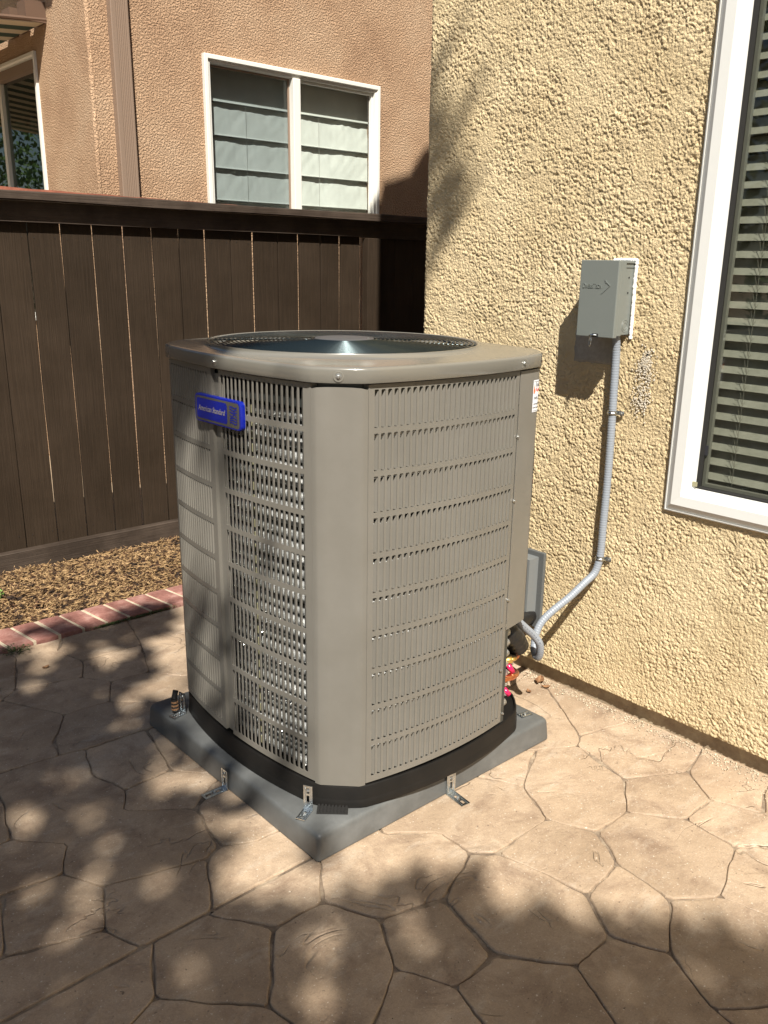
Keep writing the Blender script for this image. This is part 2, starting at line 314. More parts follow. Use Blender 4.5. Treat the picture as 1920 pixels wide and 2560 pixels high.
# ============================================================= GROUND
g = MB(); g.add([(-300,-300,-.06),(300,-300,-.06),(300,300,-.06),(-300,300,-.06)], [(0,1,2,3)])
tag(g.build('ground', 'dirt'), kind='structure')
patio = thing('patio', (1, 1.5, 0), None, None); tag(patio, kind='structure')
STONES = json.loads('[[[-0.5,0.1],[0.2,0.1],[0.25,0.7],[0.2,1.2],[-0.5,1.3]],[[0.2,0.1],[0.75,0.1],[0.82,0.98],[0.774,1.206],[0.609,1.382],[0.2,1.2],[0.25,0.7]],[[0.75,0.1],[1.05,0.1],[1.05,0.8],[1.098,0.991],[1.036,1.112],[0.966,1.071],[0.82,0.98]],[[1.05,0.1],[1.2,0.1],[1.23,0.6],[1.335,0.859],[1.227,0.998],[1.098,0.991],[1.05,0.8]],[[1.2,0.1],[1.4,0.1],[1.456,0.599],[1.525,0.742],[1.462,0.86],[1.335,0.859],[1.23,0.6]],[[1.4,0.1],[1.75,0.1],[1.62,0.48],[1.456,0.599]],[[1.75,0.1],[2.25,0.1],[1.804,0.651],[1.781,0.758],[1.681,0.836],[1.525,0.742],[1.456,0.599],[1.62,0.48]],[[2.25,0.1],[2.4,0.1],[2.4,0.5],[2.055,0.771],[1.988,0.829],[1.781,0.758],[1.804,0.651]],[[2.4,0.5],[2.4,0.92],[2.286,0.891],[2.19,0.848],[2.135,0.979],[1.999,0.978],[1.988,0.829],[2.055,0.771]],[[2.4,0.92],[2.4,1.14],[2.22,1.101],[2.135,0.979],[2.19,0.848],[2.286,0.891]],[[2.4,1.14],[2.4,1.37],[2.271,1.407],[2.14,1.441],[2.082,1.407],[2.038,1.205],[2.22,1.101]],[[2.4,1.37],[2.4,1.85],[2.261,1.624],[2.14,1.441],[2.271,1.407]],[[2.4,1.85],[1.7,1.7],[1.964,1.48],[2.082,1.407],[2.14,1.441],[2.261,1.624]],[[2.4,1.85],[2.4,2.34],[2.0,2.355],[1.3,2.38],[1.25,2.3],[1.35,2.0],[1.38,1.66],[1.7,1.7]],[[2.4,2.34],[2.4,2.85],[2.0,2.75],[1.6,2.62],[2.0,2.355]],[[2.4,2.85],[2.4,3.262],[1.95,3.262],[2.0,2.75]],[[1.95,3.262],[1.45,3.262],[1.383,2.997],[1.294,2.759],[1.377,2.646],[1.6,2.62],[2.0,2.75]],[[1.45,3.262],[1.17,3.262],[1.165,3.237],[1.108,3.144],[1.152,3.006],[1.383,2.997]],[[1.17,3.262],[0.955,3.262],[0.966,3.189],[0.875,2.935],[1.093,2.873],[1.152,3.006],[1.108,3.144],[1.165,3.237]],[[0.955,3.262],[-0.5,3.262],[-0.5,3.0],[0.783,2.99],[0.875,2.935],[0.966,3.189]],[[-0.5,3.0],[-0.5,2.75],[0.812,2.877],[0.875,2.935],[0.783,2.99]],[[-0.5,2.75],[-0.5,2.47],[0.62,2.435],[0.82,2.41],[0.848,2.513],[0.935,2.646],[0.812,2.877]],[[-0.5,2.47],[-0.5,2.1],[0.568,2.094],[0.61,2.273],[0.62,2.435]],[[-0.5,2.1],[-0.5,1.95],[0.478,1.896],[0.62,1.878],[0.672,1.979],[0.568,2.094]],[[-0.5,1.95],[-0.5,1.63],[0.414,1.696],[0.478,1.896]],[[-0.5,1.63],[-0.5,1.525],[0.1,1.525],[0.652,1.525],[0.615,1.63],[0.414,1.696]],[[-0.5,1.525],[-0.5,1.3],[0.2,1.2],[0.609,1.382],[0.679,1.525],[0.652,1.525],[0.1,1.525]],[[0.652,1.525],[0.679,1.525],[0.812,1.525],[0.83,1.525],[0.915,1.695],[0.675,1.767],[0.615,1.63]],[[0.679,1.525],[0.609,1.382],[0.774,1.206],[0.906,1.386],[0.812,1.525]],[[0.812,1.525],[0.906,1.386],[1.039,1.376],[1.121,1.489],[1.14,1.525],[0.83,1.525]],[[0.83,1.525],[1.14,1.525],[1.38,1.66],[1.046,1.672],[0.963,1.723],[0.915,1.695]],[[1.14,1.525],[1.121,1.489],[1.039,1.376],[1.108,1.247],[1.266,1.193],[1.443,1.27],[1.44,1.387],[1.324,1.477],[1.38,1.66]],[[1.38,1.66],[1.324,1.477],[1.44,1.387],[1.443,1.27],[1.495,1.225],[1.705,1.229],[1.778,1.378],[1.714,1.5],[1.7,1.7]],[[1.38,1.66],[1.35,2.0],[1.117,1.987],[1.002,1.902],[0.963,1.723],[1.046,1.672]],[[1.7,1.7],[1.714,1.5],[1.778,1.378],[1.964,1.48]],[[0.62,2.435],[0.61,2.273],[0.568,2.094],[0.672,1.979],[0.62,1.878],[0.675,1.767],[0.915,1.695],[0.963,1.723],[1.002,1.902],[0.846,2.023],[0.898,2.113],[0.855,2.243],[0.897,2.398],[0.82,2.41]],[[0.82,2.41],[0.897,2.398],[1.1,2.385],[1.3,2.38],[1.35,2.48],[1.201,2.536],[1.087,2.638],[0.935,2.646],[0.848,2.513]],[[0.897,2.398],[0.855,2.243],[0.898,2.113],[1.04,2.122],[1.1,2.385]],[[1.1,2.385],[1.04,2.122],[1.109,2.036],[1.35,2.0],[1.25,2.3],[1.3,2.38]],[[1.3,2.38],[2.0,2.355],[1.6,2.62],[1.377,2.646],[1.294,2.759],[1.155,2.773],[1.087,2.638],[1.201,2.536],[1.35,2.48]],[[1.35,2.0],[1.109,2.036],[1.04,2.122],[0.898,2.113],[0.846,2.023],[1.002,1.902],[1.117,1.987]],[[1.039,1.376],[0.906,1.386],[0.774,1.206],[0.82,0.98],[0.966,1.071],[1.036,1.112],[1.108,1.247]],[[1.108,1.247],[1.036,1.112],[1.098,0.991],[1.227,0.998],[1.266,1.193]],[[1.266,1.193],[1.227,0.998],[1.335,0.859],[1.462,0.86],[1.543,0.977],[1.495,1.225],[1.443,1.27]],[[1.462,0.86],[1.525,0.742],[1.681,0.836],[1.694,0.993],[1.543,0.977]],[[1.543,0.977],[1.694,0.993],[1.764,1.106],[1.705,1.229],[1.495,1.225]],[[1.705,1.229],[1.764,1.106],[1.901,1.101],[2.038,1.205],[2.082,1.407],[1.964,1.48],[1.778,1.378]],[[1.764,1.106],[1.694,0.993],[1.681,0.836],[1.781,0.758],[1.988,0.829],[1.999,0.978],[1.901,1.101]],[[2.038,1.205],[1.901,1.101],[1.999,0.978],[2.135,0.979],[2.22,1.101]],[[0.675,1.767],[0.62,1.878],[0.478,1.896],[0.414,1.696],[0.615,1.63]],[[1.383,2.997],[1.152,3.006],[1.093,2.873],[1.155,2.773],[1.294,2.759]],[[1.093,2.873],[0.875,2.935],[0.812,2.877],[0.935,2.646],[1.087,2.638],[1.155,2.773]]]')
def dense(poly, step=.016, amp=.0055):
    n = len(poly); P = [Vector((*p, 0)) for p in poly]; out = []
    # cut the corners so that stones meet in rounded junctions
    Q = []
    for i in range(n):
        a, b, c = P[i-1], P[i], P[(i+1) % n]; la, lc = (a-b).length, (c-b).length
        u, w_ = (a-b).normalized(), (c-b).normalized(); ang = math.degrees(math.acos(max(-1, min(1, u.dot(w_)))))
        if ang > 166: Q.append(b); continue
        k = min(.010 if ang > 60 else .03 if ang > 35 else .06, .38*la, .38*lc); Q.append(b+(a-b).normalized()*k); Q.append(b+(c-b).normalized()*k)
    for i in range(len(Q)):
        a, b = Q[i], Q[(i+1) % len(Q)]; k = max(1, int((b-a).length/step)); stra = abs(a.y-b.y) < .003 and abs(a.y-1.525) < .02
        for j in range(k):
            p = a.lerp(b, j/k); v = (noise.noise_vector(p*13)*amp+noise.noise_vector(p*45)*amp*.45)*(.25 if stra else 1); out.append(p+Vector((v.x, v.y, 0)))
    return out
def inset(P, d, wob=False):
    n = len(P); o = []; d0 = d
    for i in range(n):
        t = (P[(i+1) % n]-P[i-1]); t.z = 0
        if t.length < 1e-6: o.append(P[i].copy()); continue
        if wob: d = (d0+.0028) if (abs(P[i].y-1.525) < .006 and P[i].x < 1.2) else d0*(.45+1.9*max(0, .5+1.1*noise.noise(P[i]*7))**2)
        t.normalize(); o.append(P[i]+Vector((-t.y, t.x, 0))*d)
    return o
for i, poly in enumerate(STONES):
    P = dense(poly); w = rnd.uniform(.0018, .0028); hz = rnd.uniform(-.0012, .0012)
    rings = []
    for d, z in ((w, -.009), (w+.0004, -.0035), (w+.0016, -.0009), (w+.0042, 0)):
        rings.append([Vector((p.x, p.y, z+hz)) for p in inset(P, d, True)])
    b = MB(); n = len(P); b.loops(rings, cap1=True)
    c = sum(rings[-1], Vector())/n
    o = obj('stone', b.V, b.F, 'stone', patio, at=(c.x, c.y, 0)); shade_smooth_angle(o, 11)
g = MB(); g.box((-.5, .1, -.05), (2.4, 3.262, -.0058)); g.build('joint_bed', 'joint', patio)
# slab outside the stamped field that the lens can graze
g = MB(); g.box((-6, -6, -.05), (2.4, .097, -.002)); g.box((-6, .1, -.05), (-.503, 3.262, -.002)); g.build('plain_slab', 'stone', patio)

# crumbs of mortar and stucco along the house wall
b = MB()
for i in range(1900):
    y = rnd.uniform(.55, 2.1); x = 2.372-abs(rnd.gauss(0, .03)); s = rnd.uniform(.001, .0042)
    if rnd.random() < .3: x = 2.37-abs(rnd.gauss(0, .16)); s *= .6
    c = Vector((x, y, s*.5+.0008)); M = Matrix.Rotation(rnd.uniform(0, 6), 3, 'Z') @ Matrix.Rotation(rnd.uniform(0, 3), 3, 'X')
    b.add([c+M @ Vector(v)*s for v in ((1,0,-.6),(-.5,.9,-.6),(-.5,-.9,-.6),(0,0,.8))], [(0,2,1),(0,1,3),(1,2,3),(2,0,3)])
tag(b.build('crumbs', 'mortar'), 'pale crumbs of mortar scattered along the foot of the yellow wall', 'crumbs', kind='stuff')
b = MB()
for i in range(800):
    x = rnd.uniform(.3, 2.3); y = rnd.uniform(.5, 3.2); s = rnd.uniform(.0008, .0022)
    c = Vector((x, y, s*.4)); M = Matrix.Rotation(rnd.uniform(0, 6), 3, 'Z')
    b.add([c+M @ Vector(v)*s for v in ((1,0,-.6),(-.5,.9,-.6),(-.5,-.9,-.6),(0,0,.8))], [(0,2,1),(0,1,3),(1,2,3),(2,0,3)])
tag(b.build('grit', 'concrete'), 'fine grit lying loose over the stamped patio', 'grit', kind='stuff')

# brick edging
edg = thing('brick_edging', (1.3, 3.36, 0), 'red brick soldier course with cream joints between patio and bark mulch', 'edging')
for i in range(-14, 27):
    xn = .976+.0985*i; xf = xn-.024+rnd.uniform(-.004, .004); w = .0985-.0125
    if xn > 3.4: break
    bm = bmesh.new()
    q = [(xn, 3.266), (xn+w, 3.266), (xf+w, 3.462), (xf, 3.462)]
    vs = [bm.verts.new((x, y, z)) for z in (-.05, .016) for x, y in q]
    for fc in ((3,2,1,0),(4,5,6,7),(0,1,5,4),(1,2,6,5),(2,3,7,6),(3,0,4,7)): bm.faces.new([vs[k] for k in fc])
    bmesh.ops.bevel(bm, geom=[e for e in bm.edges if all(v.co.z > 0 for v in e.verts)], offset=.009, segments=3, profile=.5, affect='EDGES')
    bm.verts.index_update()
    o = obj('brick', [v.co.copy() for v in bm.verts], [tuple(v.index for v in fc.verts) for fc in bm.faces], 'brick', edg, at=(xn+w/2, 3.36, 0)); bm.free(); shade_smooth_angle(o, 45)
g = MB(); g.box((-.5, 3.268, -.05), (3.6, 3.46, .0105)); g.build('mortar', 'mortar', edg)

# mulch bed and chips
def bed_z(x, y):
    s = min(1, max(0, (y-3.47)/.35)); z = -.004+.055*s*s*(3-2*s)
    z += .014*noise.noise(Vector((x*5, y*5, 0)))+.009*noise.noise(Vector((x*13, y*13, 3)))
    if y > 3.98: z -= .5*(y-3.98)
    return max(z, -.045)
nx, ny = 200, 60; xs = np.linspace(-.6, 3.7, nx); ys = np.linspace(3.468, 4.6, ny)
co = np.array([[x, y, bed_z(x, y)-.006] for y in ys for x in xs])
me = grid_mesh('mulch_bed', co, grid_faces(ny, nx), 'soil'); tag(link('mulch_bed', me), kind='structure')
chipm = mat('bark_chip', (.4, .25, .12), .8, var=[(.02, .010, .005), (.085, .044, .018), (.18, .105, .044), (.42, .28, .135), (.11, .05, .02), (.04, .02, .01)], vscale=30, vdetail=1)
MT['chip'] = chipm
Vc = []; Fc = []
unit = [(-.5,-.5,-.5),(.5,-.5,-.5),(.5,.5,-.5),(-.5,.5,-.5),(-.5,-.5,.5),(.5,-.5,.5),(.5,.5,.5),(-.5,.5,.5)]
fq = ((0,3,2,1),(4,5,6,7),(0,1,5,4),(1,2,6,5),(2,3,7,6),(3,0,4,7))
for i in range(15500):
    near = i < 13500
    x = rnd.uniform(.75, 2.25) if near else rnd.uniform(-.6, 3.6); y = 3.475+.63*rnd.random()**1.0
    if y > 4.02 and rnd.random() < .6: continue
    Ls = rnd.choice((.018, .03, .045, .065))*rnd.uniform(.6, 1.5); wd = rnd.uniform(.0016, .0052); th = rnd.uniform(.0012, .003)
    if rnd.random() < .05: wd *= 2.8; Ls = .045
    M = Matrix.Rotation(rnd.gauss(.35, 1.0), 3, 'Z') @ Matrix.Rotation(rnd.gauss(0, .22), 3, 'Y') @ Matrix.Rotation(rnd.uniform(-.6, .6), 3, 'X')
    c = Vector((x, y, bed_z(x, y)+rnd.uniform(-.003, .012))); n = len(Vc); tp = rnd.uniform(.4, 1)
    for u in unit:
        t = tp if u[0] > 0 else 1
        Vc.append(c+M @ Vector((u[0]*Ls, u[1]*wd*t, u[2]*th)))
    Fc += [tuple(k+n for k in q) for q in fq]
o = obj('mulch_chips', Vc, Fc, 'chip'); tag(o, 'shredded tan bark mulch chips covering the bed along the brown fence', 'mulch', kind='stuff')

# small plants
def leafy(name, loc, n, spread, size, m, label, cat, h=.03):
    t = thing(name, loc, label, cat); b = MB(); s = MB()
    for i in range(n):
        a = rnd.uniform(0, 6.28); d = spread*math.sqrt(rnd.random()); z = rnd.uniform(.3, 1)*h; p = Vector(loc)+Vector((math.cos(a)*d, math.sin(a)*d, z))
        s.tube([Vector(loc)+Vector((math.cos(a)*d*.3, math.sin(a)*d*.3, 0)), p], .0007, 4)
        q = size*rnd.uniform(.6, 1.2); M = Matrix.Rotation(a, 3, 'Z') @ Matrix.Rotation(rnd.uniform(-.7, .2), 3, 'Y')
        b.add([p+M @ Vector(v)*q for v in ((0,0,0),(.5,-.38,.08),(1.1,0,0),(.5,.38,.08),(.5,0,-.04))], [(0,1,4),(1,2,4),(2,3,4),(3,0,4)])
    s.build('stem', m, t); b.build('leaves', m, t); return t
leafy('weed', (1.585, 4.03, -.01), 9, .035, .016, 'weed', 'tiny bright green seedling in the dark gap under the fence rail', 'weed', .035)
leafy('weed', (.985, 3.235, .0), 46, .05, .011, 'moss', 'low dark green weed at the brick edging by the left edge', 'weed', .02)
leafy('weed', (1.07, 3.70, .045), 14, .03, .014, 'weed', 'small green sprig growing in the mulch at the left edge', 'weed', .04)
b = MB()
for i in range(1500):
    x = rnd.choice((rnd.gauss(1.375, .035), rnd.gauss(1.545, .06))); y = 3.262+abs(rnd.gauss(0, .007))*(-1 if rnd.random() < .6 else .8); z = rnd.uniform(.0, .007)
    a = rnd.uniform(0, 6); s = .0028
    b.add([(x+s*math.cos(a+k*2.1), y+s*math.sin(a+k*2.1), z+(.002 if k == 0 else 0)) for k in range(3)], [(0,1,2)])
tag(b.build('moss', 'moss'), 'thin green moss in the crack where bricks meet the patio', 'moss', kind='stuff')
def dry_leaf(loc, size, ang, label, name='dry_leaf', m='dryleaf'):
    b = MB(); n = 7; V = []
    for i in range(n):
        t = i/(n-1); w = math.sin(math.pi*min(.999, t*.94+.03))*.32
        for s in (-1, 0, 1): V.append(Vector((t-.5, s*w, .10*abs(s)+.5*(t-.5)**2+rnd.uniform(0, .06))))
    Fq = [(i*3+j, i*3+j+1, i*3+j+4, i*3+j+3) for i in range(n-1) for j in (0, 1)]
    M = Matrix.Rotation(ang, 3, 'Z'); b.add([Vector(loc)+M @ v*size for v in V], Fq)
    b.add([Vector(loc)+M @ (v+Vector((0, 0, -.012)))*size for v in V], [q[::-1] for q in Fq])
    tag(b.build(name, m, at=loc), label, 'leaf')
dry_leaf((2.335, 1.765, .004), .055, .4, 'curled orange brown dry leaf at the foot of the yellow wall')
dry_leaf((2.318, 1.722, .003), .032, 2.4, 'flat oval tan leaf lying below the curled orange leaf')
dry_leaf((2.245, 1.74, .003), .026, 1.2, 'grey dead leaf on the pale concrete nearest the grey pad')
dry_leaf((1.02, 3.03, .002), .028, 0.2, 'small brown leaf on the shaded patio below the brick edging')

# ============================================================= FENCE
fen = thing('fence', (2.4, 4.13, 0), 'brown painted board fence with flat cap rail behind the mulch bed', 'fence')
gaps = [-.45,-.30,-.145,.01,.16,.315,.465,.617,.769,.92,1.071,1.222,1.373,1.526,1.676,1.827,1.979,2.129,2.276,2.424,2.576,2.716,2.876,3.016,3.170,3.312,3.462]
gw = {k: v-.0008+.019*k/4.15 for k, v in {1.373:-.002, 1.526:-.001, 1.676:.0022, 1.827:.0004, 1.979:.0014, 2.129:.0006, 2.276:-.003, 2.424:.0030, 2.576:-.004, 2.716:.0006, 2.876:-.004, 3.016:.0002, 3.170:-.003, 3.312:-.003}.items()}
for a, c in zip(gaps, gaps[1:]):
    ga, gc = gw.get(a, .004)/2, gw.get(c, .004)/2; l = rnd.uniform(-.0015, .0015); yy = 4.152+rnd.uniform(0, .003)
    b = MB(); x0, x1 = a+ga, c-gc
    b.loops([[ (x0+l, yy+.016, z), (x0+l, yy+.002, z), (x0+.002+l, yy, z), (x1-.002+l, yy, z), (x1+l, yy+.002, z), (x1+l, yy+.016, z)] for z in np.linspace(0, 1.69, 12)], cap0=True, cap1=True)
    for k, v in enumerate(b.V): v.x += .0026*noise.noise(Vector((v.z*3, a*9, 0))); v.y += .0015*noise.noise(Vector((v.z*2, a*5, 7)))
    # soft grooves of the rough-sawn face come from the material
    b.build('fence_board', 'fence', fen, at=((a+c)/2, 4.16, 0))
for a in (3.595, 3.745, 3.895, 4.045, 4.195, 4.345, 4.495):
    MB().box((a, 4.153, 0), (a+.146, 4.169, 1.69)).build('fence_board', 'fence', fen, at=(a+.07, 4.16, 0))
MB().bevel_box((3.478, 4.098, -.05), (3.584, 4.151, 1.600), .004).build('post', 'fence', fen, at=(3.53, 4.125, 0))
for a in (1.2, -.2): MB().bevel_box((a, 4.2, -.05), (a+.09, 4.29, 1.69), .004).build('post', 'fence', fen, at=(a+.045, 4.245, 0))
b = MB(); b.loops([[(x, 4.109, .019+.0015*math.sin(x*9)), (x, 4.151, .019), (x, 4.151, .110), (x, 4.112, .110+.0015*math.sin(x*7)), (x, 4.109, .107)] for x in np.linspace(-.6, 3.477, 30)], cap0=True, cap1=True); b.build('bottom_rail', 'fence_h', fen)
b = MB(); b.box((-.6, 4.122, 1.607), (3.46, 4.1515, 1.694)); b.build('fascia_board', 'fence_h', fen)
b = MB(); b.box((3.46, 4.128, 1.602), (4.7, 4.1515, 1.694)); b.build('fascia_board', 'fence_h', fen)
b = MB(); b.loops([[(x, 4.060, 1.697+.002*math.sin(x*5)), (x, 4.25, 1.697), (x, 4.25, 1.733), (x, 4.062, 1.733+.002*math.sin(x*4)), (x, 4.060, 1.728)] for x in np.linspace(-.6, 4.7, 40)], cap0=True, cap1=True); b.build('cap_rail', 'fence_h', fen)
b = MB(); b.loops([[(x, 4.19, 1.72), (x, 4.225, 1.72), (x, 4.225, 1.7335+zz+.0012*math.sin(x*31)), (x, 4.19, 1.7335+zz+.0012*math.sin(x*27))] for x, zz in [(-.6+i*.05, max(.001, .021-.0105*max(0, -.6+i*.05-1.3))) for i in range(66)]], cap0=True, cap1=True); b.build('bare_backer_strip', 'redwood', fen)
b = MB()
for a, c in zip(gaps, gaps[1:]):
    for z in (.17, 1.55):
        for x in (a+.03, c-.03):
            x += rnd.uniform(-.006, .006); zz = z+rnd.uniform(-.01, .01)
            b.add([(x+.0022*math.cos(k), 4.1505, zz+.0022*math.sin(k)) for k in np.linspace(0, 6.28, 7)[:-1]], [tuple(range(6))])
b.build('nail_heads', 'inner', fen)

# ============================================================= helpers for openings
def frame_rect(P, prof, u0, u1, v0, v1, i=0):
    """profile (inset, depth) swept round a rectangle; P(u, v, d) -> world point"""
    b = MB(); Ls = []
    for ins, d in prof: Ls.append([P(u0+ins, v0+ins, d), P(u1-ins, v0+ins, d), P(u1-ins, v1-ins, d), P(u0+ins, v1-ins, d)])
    b.loops(Ls); return b
def wall_with_hole(b, P, u0, u1, v0, v1, d0, d1, hole):
    a0, a1, c0, c1 = hole
    for (x0, x1, y0, y1) in ((u0, a0, v0, v1), (a1, u1, v0, v1), (a0, a1, v0, c0), (a0, a1, c1, v1)):
        if x1-x0 < 1e-4 or y1-y0 < 1e-4: continue
        p, q = Vector(P(x0, y0, d0)), Vector(P(x1, y1, d1)); lo = [min(p[k], q[k]) for k in range(3)]; hi = [max(p[k], q[k]) for k in range(3)]
        b.box(lo, hi)

# ============================================================= YELLOW HOUSE
yh = thing('yellow_house', (2.36, 0, 0), 'yellow stucco house wall beside the air conditioner, with a white vinyl window', 'house')
PY = lambda u, v, d: Vector((2.352+d, -u, v))       # u runs to the viewer's right (towards -y), d into the wall
hole = (-1.345, -.2, .75, 2.5)
b = MB(); wall_with_hole(b, PY, -2.437, 6, .068, 6.2, .006, .25, hole); b.build('wall', 'stucco_y', yh)
# rough dashed coat: real relief on the part the lens is close to
st = .0027; ny, nz = int((2.443-.86)/st), int((2.43-.066)/st); rs = np.random.RandomState(3)
N_ = lambda c, a=1: value_noise(nz, ny, c/st, rs)
rough = N_(.0056)*.46+N_(.0038)*.40+N_(.011)*.22
lob = np.clip((rough-.38)*4.0, 0, 1); lob = lob*lob*(3-2*lob)
calm = np.clip((N_(.16)*.5+N_(.05)*.5-.30)*4, .55, 1.0)
fine = (N_(.0034)-.5)*.0020-np.clip((.36-N_(.0065))*9, 0, 1)*.0024*np.clip((N_(.09)-.3)*3, .3, 1)
hgt = (lob*.0031*calm+fine+(N_(.05)-.5)*.0022+(N_(.3)-.5)*.003)
Y = 2.443-np.arange(ny)*st; Z = .066+np.arange(nz)*st
def near_box(y0, y1, z0, z1, soft=.006):
    dy = np.maximum(y0-Y, Y-y1)[None, :]; dz = np.maximum(z0-Z, Z-z1)[:, None]; return np.clip(1-np.maximum(dy, dz)/soft, 0, 1)
k = np.maximum(near_box(1.335, 1.352, .74, 2.5, .004), near_box(.2, 1.345, .742, .76, .004)); hgt = hgt*(1-k)+k*.0005
smooth_patch = near_box(1.58, 1.73, 1.17, 1.262, .012)*.85; hgt = hgt*(1-smooth_patch)+smooth_patch*.002
edge = np.clip((Y-2.425)/.018, 0, 1)[None, :]**2; X = 2.352-hgt+edge*.006+.001
X[0, :] += .004
co = np.stack([X, np.broadcast_to(Y, X.shape), np.broadcast_to(Z[:, None], X.shape)], -1).reshape(-1, 3); co[:, 0] -= 2.36
fc = grid_faces(nz, ny); cy = co[fc[:, 0], 1]; cz = co[fc[:, 0], 2]; fc = fc[~((cy < 1.338) & (cz > .757))]
link('stucco_coat', grid_mesh('stucco_coat', co, fc[:, ::-1], 'stucco_y'), (2.36, 0, 0), yh)
MB().box((2.384, -6, -.1), (2.6, 2.443, .0675)).build('foundation', 'concrete', yh)
# repair patches
def blotch(name, y, z, ry, rz, m, x=2.3462, n=26, seed=0):
    b = MB(); V = [(x-.0008, y, z)]
    for i in range(n):
        a = 6.283*i/n; q = 1+.28*noise.noise(Vector((math.cos(a)*1.7, math.sin(a)*1.7, seed))); V.append((x+.003, y+ry*q*math.cos(a), z+rz*q*math.sin(a)))
    b.add(V, [(0, (i+1) % n+1, i+1) for i in range(n)]); return b.build(name, m, yh)
MT['patch'] = mat('pale_repair_plaster', (.5, .45, .38), .95, var=[(.46, .37, .24), (.6, .56, .49)], vscale=120, vdetail=8, bump=1, bscale=180, bdist=.004)
MT['patch_g'] = mat('grey_scuffed_stucco', (.36, .32, .27), .95, var=[(.30, .27, .225), (.40, .36, .3)], vscale=60, vdetail=8, bump=.6, bscale=150, bdist=.003)
b = MB()
for i in range(420):     # scattered dabs, thicker towards the middle of each patch
    cy_, cz_, sy, sz = rnd.choice(((1.462, 1.152, .016, .03), (1.47, 1.07, .018, .02), (1.462, 1.185, .008, .016)))
    y, z = rnd.gauss(cy_, sy), rnd.gauss(cz_, sz); s = rnd.uniform(.0015, .0045); x = 2.3478
    a = rnd.uniform(0, 6); b.add([(x-.0012, y, z)]+[(x+.001, y+s*math.cos(a+k*1.05)*rnd.uniform(.6, 1.3), z+s*math.sin(a+k*1.05)*rnd.uniform(.6, 1.3)) for k in range(6)], [(0, (k+1) % 6+1, k+1) for k in range(6)])
b.build('plaster_dabs', 'patch', yh)
b = MB(); b.tube([(2.353, 1.4595, 1.2085), (2.3455, 1.4595, 1.2085)], .0032, 8); b.build('drill_hole', 'inner', yh)
b = MB(); nn = 22; V = []
for j in range(nn):
    for i in range(nn):
        y = 1.58+.15*i/(nn-1); z = 1.165+.098*j/(nn-1)
        w = .006*noise.noise(Vector((y*60, z*60, 2))) if (i in (0, nn-1) or j in (0, nn-1)) else 0
        V.append((2.3476+.0006*noise.noise(Vector((y*40, z*40, 0)))-(.0008 if not w else -.003), y+w, z+w))
b.add(V, [(j*nn+i, (j+1)*nn+i, (j+1)*nn+i+1, j*nn+i+1) for j in range(nn-1) for i in range(nn-1)]); b.build('smooth_patch', 'patch_g', yh, smooth=True)
# roof: gable end, the profile whose shadow falls on the pink wall
prof = [(2.352, 6.2), (2.47, 6.37), (2.585, 6.44), (2.63, 6.575), (2.905, 6.655), (3.06, 6.85), (3.4, 7.02), (6, 8.6), (9.5, 6.2)]
MB().loops([[(x, y, z+.002) for x, z in prof] for y in (-6, 2.4425)], cap0=True, cap1=True).build('roof', 'roof', yh)
MB().box((2.61, -6, -.1), (9.5, 2.44, .02)).box((2.61, 2.3, .03), (9.5, 2.4425, 6.2)).box((2.61, -6, .03), (9.5, -5.8, 6.2)).box((9.3, -5.8, .03), (9.5, 2.3, 6.2)).build('rear_walls', 'stucco_y', yh)
# window
win = obj('window', *(lambda q: (q.V, q.F))(frame_rect(PY, [(0, .004), (0, -.011), (.0035, -.012), (.0035, -.006), (.006, -.006), (.006, -.009), (.024, -.019), (.052, -.016), (.058, .012), (.063, .018), (.076, .023), (.077, .048)], *hole)), 'white_vinyl', yh, at=(2.36, 1.345, .75))
MB().box((2.4, .275, .82), (2.404, 1.27, 2.43)).build('pane', 'glass_blind', win)
frame_rect(PY, [(.0772, .030), (.0772, .024), (.0800, .024), (.0800, .0530)], *hole).build('gasket', 'rubber', win)
frame_rect(PY, [(.0785, .0535), (.0895, .0535), (.0895, .068)], *hole).build('inner_sash', 'sash_grey', win)
MB().box((2.3985, 1.256, .925), (2.4025, 1.270, .955)).build('latch', 'ink', win)
MB().box((2.3700, 1.262, .8325), (2.3722, 1.277, .8465)).build('setting_block', 'oldtag', win)
r_ = MB(); r_.box((2.61, 0, .5), (4, .02, 2.6)).box((2.61, 1.5, .5), (4, 1.52, 2.6)).box((3.98, 0, .5), (4, 1.5, 2.6)).box((2.61, 0, .5), (4, 1.5, .52)).box((2.61, 0, 2.58), (4, 1.5, 2.6)); r_.build('room', 'pale_room', yh)
bl = thing('window_blind', (2.45, .75, .8), 'closed-up grey wood slat blind behind the glass of the yellow house window', 'blind')
ti = R(54)
for i in range(36):
    z = .822+.0459*i
    if z > 2.42: break
    b = MB(); c, s = math.cos(ti), math.sin(ti); h = .0262
    q = [(2.452-h*c, z-h*s), (2.452+h*c, z+h*s)]
    nrm = (-s*.0014, c*.0014)
    b.loops([[(q[0][0], y, q[0][1]), (q[1][0], y, q[1][1]), (q[1][0]+nrm[0], y, q[1][1]+nrm[1]), (q[0][0]+nrm[0], y, q[0][1]+nrm[1])] for y in (.24, 1.282+rnd.uniform(-.001, .001))], cap0=True, cap1=True)
    b.build('slat', 'slat', bl, at=(2.452, .76, z))
b = MB()
for yc in (1.183, .6):
    for x in (2.428, 2.477): b.tube([(x, yc, .80), (x, yc, 2.45)], .0008, 5)
    for i in range(36):
        z = .822+.0459*i
        b.tube([(2.428, yc, z-.016), (2.452, yc+.001, z-.004), (2.477, yc, z+.016)], .0007, 4)
        b.tube([(2.4255, yc+.001, z-.012), (2.4215, yc+.008, z+.022)], .0008, 4)
b.build('ladder_cord', 'cord', bl)
